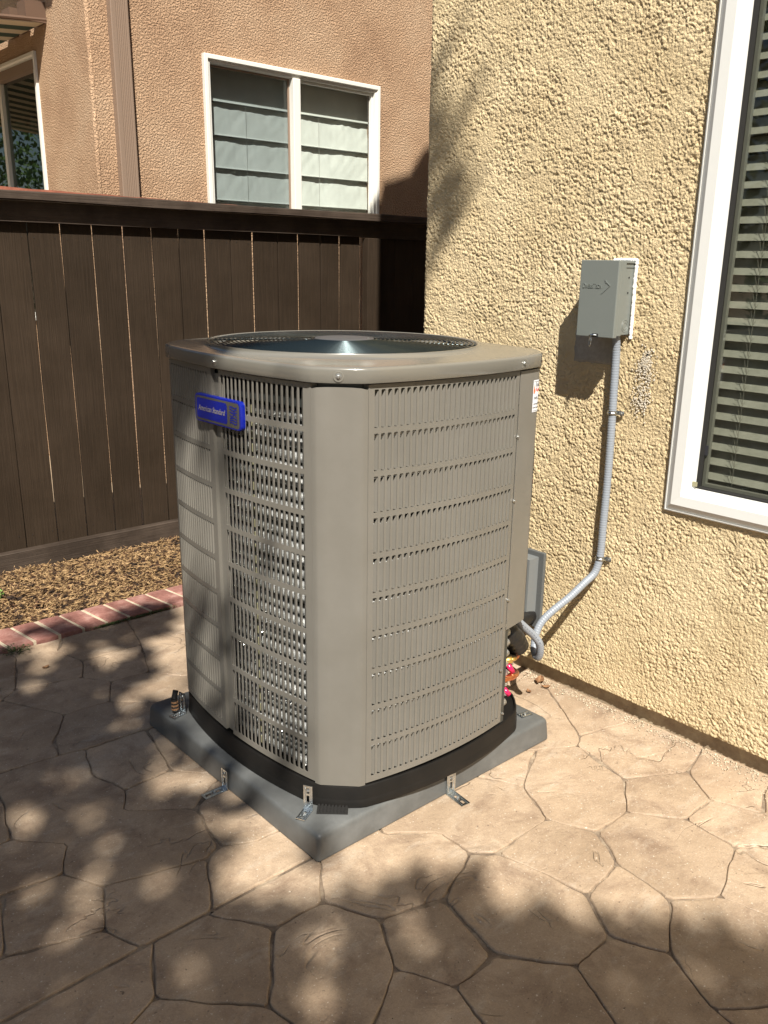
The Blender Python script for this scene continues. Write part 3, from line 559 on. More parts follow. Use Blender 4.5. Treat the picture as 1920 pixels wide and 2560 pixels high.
MB().box((2.43, .24, 2.43), (2.48, 1.285, 2.48)).build('headrail', 'slat', bl)

# ============================================================= PINK HOUSE
ph = thing('pink_house', (2.53, 5.6, 0), 'neighbouring pink stucco house standing behind the brown fence', 'house')
PF = lambda u, v, d: Vector((u, 5.6+d, v)); PS = lambda u, v, d: Vector((2.53+d, 5.6+u, v))
hf = (3.304, 4.843, 1.70, 2.762); hs = (.812, 3.2, 1.0, 2.774)
b = MB(); wall_with_hole(b, PF, 2.6802, 12, -.1, 4.0, 0, .15, hf); b.build('wall', 'stucco_p', ph)
b = MB(); wall_with_hole(b, PS, 0, 8, -.1, 4.0, 0, .15, hs); b.build('wall', 'stucco_p', ph)
b = MB(); b.tube([(2.540, 5.609, -.1), (2.540, 5.609, 4.0)], .0145, 12); o = b.build('corner_bead', 'stucco_p', ph, smooth=True)
b = MB(); b.box((2.08, 5.47, 3.86), (12.4, 13.8, 3.98)); b.loops([[(2.02, 5.45, 3.98), (12.5, 5.45, 3.98), (12.5, 13.9, 3.98), (2.02, 13.9, 3.98)], [(5, 8, 5.4), (9.5, 8, 5.4), (9.5, 11, 5.4), (5, 11, 5.4)]], cap0=True, cap1=True); b.build('roof', 'roof', ph)
b = MB()       # downspout, a corrugated rectangular leader
pf = [(2.664, 5.6), (2.662, 5.545), (2.666, 5.540), (2.694, 5.540)]
x = 2.694
for k in range(6): pf += [(x+.003, 5.5455), (x+.006, 5.5455), (x+.009, 5.540), (x+.0115, 5.540)]; x += .0118
pf += [(2.772, 5.540), (2.776, 5.544), (2.776, 5.6)]
b.loops([[(px, py, z) for px, py in pf] for z in (-.05, 3.95)], closed=False); b.build('downspout', 'downspout', ph)
w1 = obj('window', *(lambda q: (q.V, q.F))(frame_rect(PF, [(0, .004), (0, -.030), (.004, -.034), (.026, -.034), (.031, -.022), (.048, -.018), (.052, .028)], *hf)), 'trim_white', ph, at=(3.304, 5.6, 1.7))
MB().bevel_box((4.022, 5.572, 1.75), (4.085, 5.630, 2.712), .006).build('mullion', 'trim_white', w1)
frame_rect(PF, [(.0, .028), (.0, .004), (.014, .003), (.018, .026)], 4.086, 4.792, 1.752, 2.711).build('sash', 'trim_white', w1)
frame_rect(PF, [(.0, .034), (.0, .022), (.010, .022), (.012, .032)], 3.357, 4.021, 1.752, 2.709).build('sash', 'downspout', w1)
MB().box((3.357, 5.632, 1.752), (4.021, 5.635, 2.709)).build('pane', 'glass_screen', w1)
MB().box((4.09, 5.625, 1.752), (4.79, 5.628, 2.709)).build('pane', 'glass_clear', w1)
MB().box((3.2, 5.76, 1.4), (4.95, 5.79, 2.85)).box((3.25, 5.755, 2.712), (4.9, 5.76, 2.85)).build('dark_recess', 'room', ph)
rs_ = thing('roman_shade', (4.07, 5.72, 1.55), 'white folded roman shade hanging behind the sliding window of the pink house', 'shade')
zs = [2.72, 2.507, 2.293, 2.082, 1.871, 1.72]
for k in range(5):
    z1, z0 = zs[k], zs[k+1]; nu, nv = 130, 16; V = []
    for j in range(nv):
        t = j/(nv-1)
        for i in range(nu):
            x = 3.345+1.53*i/(nu-1); z = z1+(z0-z1)*t
            wr = .010*noise.noise(Vector((x*7+k*3.3, z*2, k)))+.006*noise.noise(Vector((x*16-z*14, z*7, k+9)))+.004*noise.noise(Vector((x*30, z*6, k+4)))
            d = .132-.019*t+wr*(1-.7*t)*.8
            zz = z+(.006*noise.noise(Vector((x*16, k, 5))) if j == 0 else 0)
            if k == 0: d = .130-.016*t
            V.append((x, 5.6+d, zz))
    Fq = [(j*nu+i, (j+1)*nu+i, (j+1)*nu+i+1, j*nu+i+1) for j in range(nv-1) for i in range(nu-1)]
    b = MB(); b.add(V, Fq)
    b.build('fabric_fold', 'fabric', rs_, smooth=True, at=(4.07, 5.72, z0))
    MB().tube([(3.345, 5.6+.108, z0+.002), (4.875, 5.6+.108, z0+.002)], .0045, 8).build('fold_rod', 'fabric', rs_, smooth=True, at=(4.07, 5.72, z0))
b = MB()
for x in (3.70, 4.345): b.tube([(x, 5.6+.1, 1.75), (x, 5.6+.102, 2.5)], .0012, 5)
b.build('lift_cord', 'cord', rs_)
# side window (patio door) with reflections of the awning
w2 = obj('window', *(lambda q: (q.V, q.F))(frame_rect(PS, [(0, .004), (0, -.018), (.02, -.02), (.03, -.012), (.05, -.010), (.052, .03)], *hs)), 'trim_white', ph, at=(2.53, 6.412, 1.0))
MB().box((2.512, 6.45, 2.666), (2.56, 8.78, 2.728)).build('head_trim', 'downspout', w2)
MB().box((2.56, 6.46, 1.05), (2.564, 8.78, 2.668)).build('pane', 'glass_dark', w2)
MB().box((2.535, 7.15, 1.05), (2.575, 7.20, 2.665)).build('mullion', 'trim_white', w2)
b = MB(); V = []
for j in (0, 1):
    for i in range(120):
        y = 6.5+2.3*i/119; V.append((2.70+.03*math.sin(y*34)+.015*math.sin(y*91), y, 1.0+1.42*j+.02*math.sin(y*20)*j))
b.add(V, [(i, i+1, 121+i, 120+i) for i in range(119)])
cu = b.build('patio_curtain', 'curtain', smooth=True); tag(cu, 'grey green curtain hanging behind the patio window of the pink house', 'curtain')
MB().box((3.2, 6.2, .9), (3.23, 9.2, 3)).box((2.69, 9.0, .9), (3.2, 9.03, 3)).box((2.69, 6.2, 2.9), (3.2, 9.0, 2.93)).box((2.69, 6.2, .9), (3.2, 9.0, .93)).build('room', 'room', ph)
# striped awning on the side wall
aw = thing('awning', (2.53, 6.196, 2.9), 'striped fabric awning on a brown frame over the pink house patio window', 'awning')
PA = lambda d, y, dz=0: (2.53-d, y, 2.9-.09*d+dz)
L_ = 1.5; y = 6.20; k = 0; stripes = [MB(), MB()]
while y < 10.4:
    stripes[k % 2].add([PA(.02, y), PA(L_, y), PA(L_, y+.13), PA(.02, y+.13), PA(.02, y, .012), PA(L_, y, .012), PA(L_, y+.13, .012), PA(.02, y+.13, .012)], [(0,1,2,3), (7,6,5,4), (0,4,5,1), (3,2,6,7), (1,5,6,2)])
    stripes[k % 2].add([PA(L_, y), PA(L_, y+.13), PA(L_, y+.13, -.14), PA(L_, y+.098, -.19), PA(L_, y+.065, -.205), PA(L_, y+.032, -.19), PA(L_, y, -.14)], [(0,1,2,3,4,5,6)])
    y += .13; k += 1
stripes[0].build('cream_stripes', 'cloth_c', aw); stripes[1].build('green_stripes', 'cloth_g', aw)
b = MB()
for yy in (6.20, 7.6, 9.0, 10.36): b.tube([PA(.0, yy, .02), PA(L_, yy, .02)], .014, 8)
b.tube([PA(L_, 6.2, .02), PA(L_, 10.4, .02)], .014, 8)
for (a, c) in ((6.10, 6.235), (6.375, 6.515), (6.585, 6.715)): b.box((2.40, a+.09, 2.90), (2.528, c+.09, 3.02))
b.build('support_frame', 'eave', aw)

hd = thing('sky_block_hedge', (-3.6, 8, 0), 'unseen green hedge added to block sky light and be mirrored in the patio window', 'hedge')  # unseen hedge added to cut sky light and darken the patio window reflection
hr = random.Random(5); b = MB()
for i in range(26000):
    q = hr.uniform(0, 50)
    if q < 38: p = Vector((-4.4+hr.gauss(0, .35), -7+q, (4.6 if q < 17 else 7.5)*hr.random()**.8))
    else: p = Vector((-4.4+(q-38), -7+hr.gauss(0, .35), 4.6*hr.random()**.8))
    s = hr.uniform(.06, .13); u = Vector((hr.uniform(-1, 1), hr.uniform(-1, 1), hr.uniform(-1, 1))).normalized(); v = u.orthogonal().normalized()
    b.add([p-u*s, p-v*s*.5, p+u*s, p+v*s*.5], [(0,1,2,3)])
b.build('foliage', 'leaf', hd)
b = MB()
for k in range(26): b.tube([(-4.4, -6.5+k, 0), (-4.4+.1*math.sin(k), -6.5+k, 2.4)], .05, 6)
b.build('stem', 'bark', hd)
# ============================================================= EQUIPMENT PAD
X0, Y0, X1, Y1 = 1.116, 1.493, 2.044, 2.408
pd = thing('equipment_pad', ((X0+X1)/2, (Y0+Y1)/2, 0), 'grey moulded composite pad lying on the patio under the air conditioner', 'pad')
def rrect(x0, y0, x1, y1, r, n=5):
    o = []
    for cx_, cy_, a0 in ((x0+r, y0+r, 180), (x1-r, y0+r, 270), (x1-r, y1-r, 0), (x0+r, y1-r, 90)):
        for k in range(n+1): a = R(a0+90*k/n); o.append((cx_+r*math.cos(a), cy_+r*math.sin(a)))
    return o
Ls = []
for ins, z, r in ((0, .004, .010), (0, .010, .010), (.0035, .062, .013), (.005, .0685, .014), (.008, .0735, .016), (.0135, .0755, .02), (.03, .0768, .02), (.06, .0772, .02)):
    Ls.append([Vector((x, y, z)) for x, y in rrect(X0+ins, Y0+ins, X1-ins, Y1-ins, r)])
b = MB(); b.loops(Ls, cap0=True, cap1=True); o = b.build('slab', 'pad', pd); shade_smooth_angle(o, 60)
MB().box((X0+.004, Y0+.004, .0005), (X1-.004, Y1-.004, .0038)).build('foot', 'inner', pd)

# ============================================================= AIR CONDITIONER
CX, CY = 1.592, 1.942
RX, RY = 1.572, 1.953      # centre of the fan opening, a touch off the cabinet centre
ac = thing('air_conditioner', (CX, CY, .077), 'taupe steel air conditioner with louvered sides and a round fan grille on top', 'air conditioner')
L0 = .302
LYX = 1.099
def P4(face, t, H, sag=.037, z=0, L=L0, dep=0):
    """point on one of the four bowed faces; t runs to the viewer's right seen from outside"""
    if face % 2 == 0: r = H+.031-sag*(t/L)**2-dep
    else: r = H-sag*(t/(L*LYX))**2-dep
    if face == 0: return Vector((CX+t, CY-r, z))
    if face == 1: return Vector((CX+r, CY+t, z))
    if face == 2: return Vector((CX-t, CY+r, z))
    return Vector((CX-r, CY-t, z))
def outline(H, sag=.037, L=L0, n=16, z=0, rc=.02):
    o = []
    for fc_ in (0, 1, 2, 3):
        M_ = L*(LYX if fc_ % 2 else 1); M2 = L*(1 if fc_ % 2 else LYX); P = [P4(fc_, -M_+2*M_*k/n, H, sag, z, L) for k in range(n+1)]
        o += P
        a = P[-1]; b_ = P4((fc_+1) % 4, -M2, H, sag, z, L)      # chamfer with soft bends
        for q in (.12, .35, .65, .88): 
            m_ = a.lerp(b_, q); outv = Vector((m_.x-CX, m_.y-CY, 0)).normalized(); o.append(m_+outv*(.010*math.sin(math.pi*q)**.6))
    return o
def strip(b, face, t0, t1, z0, z1, H, sag, d0, d1, n=1, L=L0):
    Ls = []
    for k in range(n+1):
        t = t0+(t1-t0)*k/n
        Ls.append([P4(face, t, H, sag, z0, L, d0), P4(face, t, H, sag, z0, L, d1), P4(face, t, H, sag, z1, L, d1), P4(face, t, H, sag, z1, L, d0)])
    b.loops(Ls, cap0=True, cap1=True)
# black base pan
b = MB(); Ls = []
for H, z in ((.440, .078), (.441, .084), (.437, .098), (.436, .101), (.4365, .136), (.434, .1405), (.428, .1405), (.428, .132)): Ls.append(outline(H, .040, .30, z=z))
b.loops(Ls, cap0=True); b.loops([outline(.43, .04, .30, z=.131)], cap1=True); o = b.build('base_pan', 'base', ac); shade_smooth_angle(o, 40)
# dark core added to keep daylight out of the cabinet
b = MB(); b.loops([outline(.345, .02, .24, z=z) for z in (.132, 1.12)]); b.build('light_block_core', 'inner', ac)
ROWT = [1.180-.1028*k for k in range(10)]; RH = .0895
HP, SG = .429, .034
def louver_panel(face, ta, tb, s0, pitch, n, flip, name, share=None):
    pn = thing_child(name, P4(face, (ta+tb)/2, HP, SG, .15), ac)
    b = MB(); th = .0016; sw = pitch*(.64 if face == 0 else .68 if flip else .72); gap = (pitch-sw)
    zt, zb = 1.192, .148; s1 = s0+pitch*n
    # solid margins
    strip(b, face, ta, s0+gap/2, zb, zt, HP, SG, 0, th, 3); strip(b, face, s1-gap/2, tb, zb, zt, HP, SG, 0, th, 3)
    # bands between rows
    edges = [zt]+[z for r0 in ROWT for z in (r0, r0-RH)]+[zb]
    for k in range(0, len(edges), 2): strip(b, face, s0+gap/2, s1-gap/2, edges[k+1], edges[k], HP, SG, 0, th, 14)
    c_ = .0028
    for r0 in ROWT:
        for k in range(n+1):
            t = s0+k*pitch; a0, a1 = t-gap/2, t+gap/2
            if k == 0: a0 = a1-1e-4
            if k == n: a1 = a0+1e-4
            if 0 < k < n: strip(b, face, a0, a1, r0-RH+c_, r0-c_, HP, SG, 0, th)
            # rounded slot ends: small fillets beside every bar
            if 0 < k < n:
                for z, s in ((r0, -1), (r0-RH, 1)):
                    q = [P4(face, a0-.0018, HP, SG, z), P4(face, a1+.0018, HP, SG, z), P4(face, a1, HP, SG, z+s*c_), P4(face, a0, HP, SG, z+s*c_)]
                    q2 = [P4(face, (a0-.0018 if j in (0,) else a1+.0018 if j == 1 else a1 if j == 2 else a0), HP, SG, v.z, L0, th) for j, v in enumerate(q)]
                    b.loops([[q[0], q[1], q[2], q[3]], [q2[0], q2[1], q2[2], q2[3]]], cap0=True, cap1=True)
    # return flange at both edges
    for t in (ta, tb): strip(b, face, t-.0008, t+.0008, zb, zt, HP, SG, th, .018)
    strip(b, face, ta, tb, zt-.001, zt, HP, SG, th, .012, 10)
    fr = b.build('pressed_sheet', 'ac', pn, at=WL[pn.name])
    # one louver blade, shared by every slot of this face
    dpt = .0150 if face == 0 else (.0125 if flip else .0055); w = sw+.0012; a = (w/2, 0) if not flip else (-w/2, 0); e = (-w/2+.0006, dpt) if not flip else (w/2-.0006, dpt)
    def face_vec(u, d):
        o0 = P4(face, 0, HP, 0); return P4(face, u, HP, 0, 0, L0, d)-o0
    A, E_ = face_vec(*a), face_vec(*e); nrm = (E_-A).cross(Vector((0, 0, 1))).normalized()*.0007
    V = []
    for z, ze in ((-RH/2-.0004, -RH/2+.003), (RH/2-.001, RH/2-(.038 if face == 0 else .030 if flip else .006))): V += [A+Vector((0, 0, z)), A+nrm+Vector((0, 0, z)), E_+nrm+Vector((0, 0, ze)), E_+Vector((0, 0, ze))]
    me = mesh('louver', V, [(0,3,2,1), (4,5,6,7), (0,1,5,4), (1,2,6,5), (2,3,7,6), (3,0,4,7)], 'ac')
    return pn, me, [(P4(face, s0+(k+.5)*pitch, HP, SG, r0-RH/2, L0, .0013)) for r0 in ROWT for k in range(n)]
def thing_child(name, loc, parent):
    o = bpy.data.objects.new(name, None); o.empty_display_size = .03; C.objects.link(o); o.parent = parent
    WL[o.name] = Vector(loc); o.location = Vector(loc)-WL[parent.name]; return o
pn, me, locs = louver_panel(0, -.300, .213, -.288, .01745, 28, False, 'louver_panel')
for p in locs: link('louver', me, p, pn)
def bulk(pn, me, locs):
    b = MB(); vs = [v.co.copy() for v in me.vertices]; fs = [tuple(p.vertices) for p in me.polygons]
    for p in locs: b.add([v+p for v in vs], fs)
    o = b.build('louver_blades', 'ac', pn, at=WL[pn.name]); tag(o, kind='stuff')
bulk(*louver_panel(3, -.0145, .331, -.008, .0177, 18, False, 'louver_panel'))
bulk(*louver_panel(3, -.333, -.068, -.3265, .0149, 17, True, 'louver_panel'))
# grille posts
b = MB(); strip(b, 3, -.068, -.052, .148, 1.196, HP, SG, -.001, .012, 2); strip(b, 3, -.0515, -.015, .148, 1.180, HP, SG, .009, .012, 2); strip(b, 3, -.052, -.0505, .148, 1.18, HP, SG, -.001, .012); b.build('centre_post', 'ac', ac)
def corner_panel(fa, fb, z0, z1, name, m='ac', H=HP, ext_a=0.0, ext_b=0.0, arch=0):
    P = []; La = L0*(LYX if fa % 2 else 1); Lb = L0*(LYX if fb % 2 else 1)
    if ext_a:
        for k in range(4): P.append(P4(fa, La-ext_a+ext_a*k/4, H, SG))
    a = P4(fa, La, H, SG); c = P4(fb, -Lb, H, SG); P.append(a)
    for q in (.06, .12, .3, .5, .7, .88, .94):
        m_ = a.lerp(c, q); ov = Vector((m_.x-CX, m_.y-CY, 0)).normalized(); P.append(m_+ov*(.0085 if .1 < q < .9 else .005))
    P.append(c)
    if ext_b:
        for k in range(1, 5): P.append(P4(fb, -Lb+ext_b*k/4, H, SG))
    inn = []
    for p in P: ov = Vector((p.x-CX, p.y-CY, 0)).normalized(); inn.append(p-ov*.0016)
    Ls = []
    n = len(P)
    for k, (p, q) in enumerate(zip(P, inn)):
        top = z1+arch*math.sin(math.pi*k/(n-1))
        Ls.append([Vector((p.x, p.y, z0)), Vector((p.x, p.y, top)), Vector((q.x, q.y, top)), Vector((q.x, q.y, z0))])
    b = MB(); b.loops(Ls, cap0=True, cap1=True); return b.build(name, m, ac)
o = corner_panel(3, 0, .143, 1.180, 'corner_panel', arch=.006); shade_smooth_angle(o, 50)
o = corner_panel(0, 1, .446, 1.190, 'control_cover', H=HP+.0018, ext_a=.0865, ext_b=.12); shade_smooth_angle(o, 50)
o = corner_panel(2, 3, .146, 1.185, 'corner_panel', H=HP-.002); shade_smooth_angle(o, 50)
for fa, fb in ((1, 2),): o = corner_panel(fa, fb, .146, 1.185, 'corner_panel')
# plain sides that face the wall and the fence
b = MB(); strip(b, 2, -.302, .302, .148, 1.19, HP, SG, 0, .0016, 12); b.build('rear_panel', 'ac', ac)
b = MB(); strip(b, 1, -.20, .331, .148, 1.19, HP, SG, 0, .0016, 12); b.build('side_panel', 'ac', ac)
b = MB(); strip(b, 0, .2135, .2315, .142, .446, HP, SG, .002, .05, 1); b.build('service_flange', 'flange', ac)
b = MB(); strip(b, 0, .10, .3, .132, .446, HP, SG, .075, .080, 3); b.box((1.80, 1.56, .14), (1.806, 1.70, .446)).box((1.80, 1.70, .14), (2.0, 1.706, .446)); b.build('service_bay_lining', 'inner', ac)
MB().box((1.80, 1.53, .4435), (1.955, 1.72, .4455)).build('cover_floor', 'inner', ac)
# dark band under the lid
b = MB(); b.loops([outline(.412, .037, z=z) for z in (1.13, 1.215)]); b.build('top_rail', 'flange', ac)
# lid
N_AC = len(outline(.4)); b = MB(); Ls = []
def lid_loop(H, z, mix=0, rad=.372, cz=0):
    O = outline(H+.003, .034, .302, z=z); o = []
    for p in O:
        a = math.atan2(p.y-RY, p.x-RX); c = Vector((RX+rad*math.cos(a), RY+rad*math.sin(a), z)); o.append(p.lerp(c, mix))
    return o
for H, z, mx in ((.4335, 1.1985, 0), (.4365, 1.1955, 0), (.4375, 1.197, 0), (.4378, 1.2235, 0), (.4370, 1.2270, 0), (.4350, 1.2293, 0), (.4318, 1.2308, 0), (.424, 1.2320, 0), (.412, 1.2335, .25), (.405, 1.2365, .6), (.40, 1.241, .93), (.40, 1.2445, .97), (.40, 1.2478, .985), (.40, 1.2480, 1), ):
    Ls.append(lid_loop(H, z, mx, .382 if mx < 1 else .378))
Ls.append(lid_loop(.4, 1.2460, 1, .3755)); Ls.append(lid_loop(.4, 1.225, 1, .3695)); Ls.append(lid_loop(.4, 1.205, 1, .36))
b.loops(Ls); o = b.build('lid', 'ac_lid', ac); shade_smooth_angle(o, 50)
# orifice below the grille, motor and fan
b = MB(); Ls = []
for rad, z in ((.362, 1.21), (.34, 1.18), (.33, 1.05), (.33, .95)): Ls.append([Vector((RX+rad*math.cos(a), RY+rad*math.sin(a), z)) for a in np.linspace(0, 2*math.pi, 49)[:-1]])
b.loops(Ls); b.build('fan_orifice', 'inner', ac, smooth=True)
b = MB(); b.tube([(RX, RY, 1.10), (RX, RY, 1.228)], .075, 24); b.build('fan_motor', 'inner', ac)
for q in range(3):
    b = MB(); V = []
    for i in range(8):
        for j in range(5):
            rad = .08+.235*i/7; a = 2.1*q+.95*j/4-.25*i/7; V.append((RX+rad*math.cos(a), RY+rad*math.sin(a), 1.13+.055*j/4))
    b.add(V, [(i*5+j, i*5+j+1, i*5+j+6, i*5+j+5) for i in range(7) for j in range(4)]); b.build('fan_blade', 'flange', ac, smooth=True)
def gz(rad): return 1.2455+.007*(1-(rad/.37)**2)
for k in range(23):
    rad = .092+.0124*k; n = 88; w = .00185 if k else .003; z = gz(rad); V = []; F = []
    for i in range(n):
        a = 2*math.pi*i/n
        for j in range(5):
            q = 2*math.pi*j/5; V.append((RX+(rad+w*math.cos(q))*math.cos(a), RY+(rad+w*math.cos(q))*math.sin(a), z+w*math.sin(q)))
    F = [(i*5+j, ((i+1) % n)*5+j, ((i+1) % n)*5+(j+1) % 5, i*5+(j+1) % 5) for i in range(n) for j in range(5)]
    obj('grille_ring', V, F, 'grille', ac, smooth=True)
for k in range(12):
    a = 2*math.pi*(k+.35)/12; pts = [(RX+rad*math.cos(a+.25*(rad-.09)), RY+rad*math.sin(a+.25*(rad-.09)), gz(rad)-.0045) for rad in np.linspace(.08, .372, 9)]
    MB().tube(pts, .0024, 6).build('grille_spoke', 'grille', ac, smooth=True)
b = MB(); b.loops([[Vector((RX+rad*math.cos(a), RY+rad*math.sin(a), z)) for a in np.linspace(0, 2*math.pi, 41)[:-1]] for rad, z in ((.083, 1.248), (.0845, 1.2525), (.082, 1.2555), (.04, 1.2570), (.01, 1.2574))], cap1=True); b.build('hub_cap', 'hub', ac, smooth=True)
b = MB(); b.tube([(RX+.03, RY-.070, 1.2545), (RX+.03, RY-.070, 1.2590)], .0026, 8); b.build('hub_rivet', 'screw', ac)
# screws: (point, outward normal)
def screw(p, nrm, rad, name='screw', parent=ac, m='screw', dimple=False):
    p = Vector(p); n_ = Vector(nrm).normalized(); b = MB()
    u = n_.cross(Vector((0, 0, 1))); u = u.normalized() if u.length > .1 else Vector((1, 0, 0)); v = n_.cross(u)
    ring = lambda r_, d, k=12: [p+n_*d+r_*(math.cos(6.2832*i/k)*u+math.sin(6.2832*i/k)*v) for i in range(k)]
    b.loops([ring(rad*1.35, -.0005), ring(rad*1.35, .0012), ring(rad*.9, .0016)], cap1=True)
    b.loops([ring(rad*.72, .0012, 6), ring(rad*.72, .0048, 6), ring(rad*.55, .0054, 6)], cap1=True); b.build(name, m, parent, at=p)
    if dimple:
        b = MB(); b.loops([ring(rad*2.3, .0001, 20), ring(rad*2.0, .0006, 20), ring(rad*1.35, .0004, 20)]); b.build('screw_dimple', 'ac_lid', parent, at=p)
def lidp(a_face, t, z): return P4(a_face, t, .4408, .034, z, .302)
screw(lidp(3, -.012, 1.213), (-1, 0, 0), .0052, dimple=True)
a, c = lidp(3, .332, 1.211), lidp(0, -.302, 1.211); m_ = a.lerp(c, .5); ov = Vector((m_.x-CX, m_.y-CY, 0)).normalized(); screw(m_+ov*.0105, ov, .0056, dimple=True)
screw(lidp(0, .213, 1.213), (.05, -1, 0), .0052, dimple=True)
for z in (1.015, .835, .54, .325): screw(P4(0, .2145 if z > .44 else .197, HP+.002, SG, z), (.1, -1, 0), .004)
screw(P4(0, .2225, HP, SG, .172), (.1, -1, 0), .003)

# spine-fin coil seen through the louvers
def coil_pt(face, t, z, H=.392): return P4(face, t, H, .030, z, .30)
def coil_path(z, H=.385, n=14):
    o = []
    for fc_ in (3, 0):
        o += [P4(fc_, (-.29+.58*k/n)*(LYX if fc_ == 3 else 1), H, .030, z, .29) for k in range(n+1)]
    return o
zs_ = [.165+.0335*k for k in range(30)]
for i, z in enumerate(zs_):
    pts = [p+Vector((0, 0, .0015*math.sin(k*.9+i))) for k, p in enumerate(coil_path(z))]
    o = MB().tube(pts, .0128, 12).build('coil_tube', 'tube', ac, smooth=True, at=(CX, CY, z))
V = []; F = []
for i, z in enumerate(zs_):
    P = coil_path(z, .385, 24)
    for k in range(len(P)-1):
        a, c = P[k], P[k+1]; mseg = 16 if k < 24 else 6
        if (c-a).length > .05: continue
        tdir = (c-a).normalized(); outv = Vector((tdir.y, -tdir.x, 0))
        for s in range(mseg):
            base = a.lerp(c, (s+rnd.random())/mseg)
            for q in range(2):
                an = rnd.uniform(-1.35, 1.35); d = outv*math.cos(an)+Vector((0, 0, math.sin(an)))+tdir*rnd.uniform(-.35, .35)
                ln = rnd.uniform(.0135, .0165); w_ = (tdir*rnd.uniform(-1, 1)+Vector((0, 0, rnd.uniform(-1, 1)))).normalized()*.0011
                n = len(V); st_ = base+d*.010; V += [st_-w_, st_+w_, base+d*ln+w_*.5+tdir*rnd.uniform(-.002, .002)]; F.append((n, n+1, n+2))
sf = obj('spine_fins', V, F, 'alu', ac); tag(sf, kind='stuff')
b = MB()
b.loops([[P4(3, t+dt, .393, .030, z, .30, dp) for dt, dp in ((0, 0), (.011, 0), (.011, .003), (0, .003))] for t, z in ((.083, .15), (.083, 1.15))], cap0=True, cap1=True) if False else None
t = .082
for i, z in enumerate(zs_): 
    b.loops([[P4(3, t+dt, .401+.001, .030, zz, .30, dp) for dt, dp in ((0, 0), (.012, 0), (.012, .003), (0, .003))] for zz in (z-.010, z+.010)], cap0=True, cap1=True)
b.build('cream_tape', 'oldtag', ac)
MB().box((CX-.398, CY+.012, 1.075), (CX-.390, CY+.045, 1.11)).build('yellow_tag', 'paper', ac)

# badge
def on_face3(V, t0, z0, H, rot=0):
    o = []
    for v in V:
        c, s = math.cos(rot), math.sin(rot); x, y = v[0]*c-v[1]*s, v[0]*s+v[1]*c
        o.append(P4(3, t0+x, H+v[2], 0, z0+y))
    return o
def rr2(w, h, r_, n=5):
    return [(x, y) for x, y in rrect(-w/2, -h/2, w/2, h/2, r_, n)]
tb, zb_ = -.011, 1.086; HB = .436
bdg = thing_child('badge', P4(3, tb, HB, 0, zb_), ac)
b = MB(); b.loops([on_face3([(x, y, z) for x, y in rr2(.224-2*i_, .074-2*i_, .013)], tb, zb_, HB) for i_, z in ((0, -.010), (0, .001), (.0015, .003), (.003, .0032))], cap0=True, cap1=True); o = b.build('plate', 'blue', bdg); shade_smooth_angle(o, 40)
def flat(V2, t_off, z_off, H, m, name, par): b = MB(); b.add(on_face3([(x, y, 0) for x, y in V2], tb+t_off, zb_+z_off, H), [tuple(range(len(V2)))]); b.build(name, m, par)
flat(rr2(.212, .064, .010), 0, 0, HB+.0036, 'badge_grey', 'grey_field', bdg)
flat(rr2(.150, .053, .008), -.0255, 0, HB+.0040, 'blue', 'blue_field', bdg)
V, F = text_mesh('American Standard', .0205, .0002, .28); xs_ = [v.x for v in V]; w_ = max(xs_)-min(xs_); sc = .133/w_
b = MB(); b.add(on_face3([(v.x*sc-.092, v.y*1.25*sc*1.0-.006, v.z) for v in V], tb, zb_, HB+.0046), F); b.build('lettering', 'badge_letters', bdg)
b = MB()
for k, (y, am) in enumerate(((.020, .0012), (.0135, .0018), (.007, .0012), (0, .0035), (-.007, .0016), (-.0135, .0012), (-.020, .0018))):
    pts = [(.062+.034*j/10, y+am*math.sin(j*.72+k), .0) for j in range(11)]
    Vv = [(x, yy+s*.0016, z) for x, yy, z in pts for s in (-1, 1)]
    b.add(on_face3(Vv, tb, zb_, HB+.0042), [(2*j, 2*j+1, 2*j+3, 2*j+2) for j in range(10)])
b.build('wave_emblem', 'blue', bdg)

# labels wrapped on the right-hand corner of the control cover
def cover_pt(s, z, off=.0012):
    """arc length s measured from the front seam (t=.224) round the corner"""
    P = [P4(0, .2155+.0865*k/4, HP+.0018, SG) for k in range(5)]
    a = P4(0, L0, HP+.0018, SG); c = P4(1, -L0*LYX, HP+.0018, SG)
    for q in (.06, .12, .3, .5, .7, .88, .94): m2 = a.lerp(c, q); ov = Vector((m2.x-CX, m2.y-CY, 0)).normalized(); P.append(m2+ov*(.0085 if .1 < q < .9 else .005))
    P.append(c); P += [P4(1, -L0*LYX+.1*k/4, HP+.0018, SG) for k in range(1, 5)]
    for i in range(len(P)-1):
        l = (P[i+1]-P[i]).length
        if s <= l or i == len(P)-2:
            p = P[i].lerp(P[i+1], s/l if l else 0); tn = (P[i+1]-P[i]).normalized(); return Vector((p.x+tn.y*off, p.y-tn.x*off, z))
        s -= l
def label(s0, s1, z0, z1, m='paper', off=.0012, n=10):
    b = MB(); V = []
    for k in range(n+1):
        s = s0+(s1-s0)*k/n; V += [cover_pt(s, z0, off), cover_pt(s, z1, off)]
    b.add(V, [(2*k, 2*k+2, 2*k+3, 2*k+1) for k in range(n)]); return b
SL = .070
lb = thing_child('service_label', cover_pt(SL+.05, 1.12), ac)
label(SL, SL+.11, 1.072, 1.160, 'paper').build('paper_sheet', 'paper', lb)
for z in (1.1555, 1.0755): label(SL+.003, SL+.107, z-.0005, z+.0005, 'ink', .0015).build('border_line', 'ink', lb)
def wrap_text(body, size, s, z, m, par, name='lettering', sy=1, sx=1):
    V, F = text_mesh(body, size, .0001); b = MB(); b.add([cover_pt(s+v.x*sx, z+v.y*sy, .0017+v.z) for v in V], F); b.build(name, m, par)
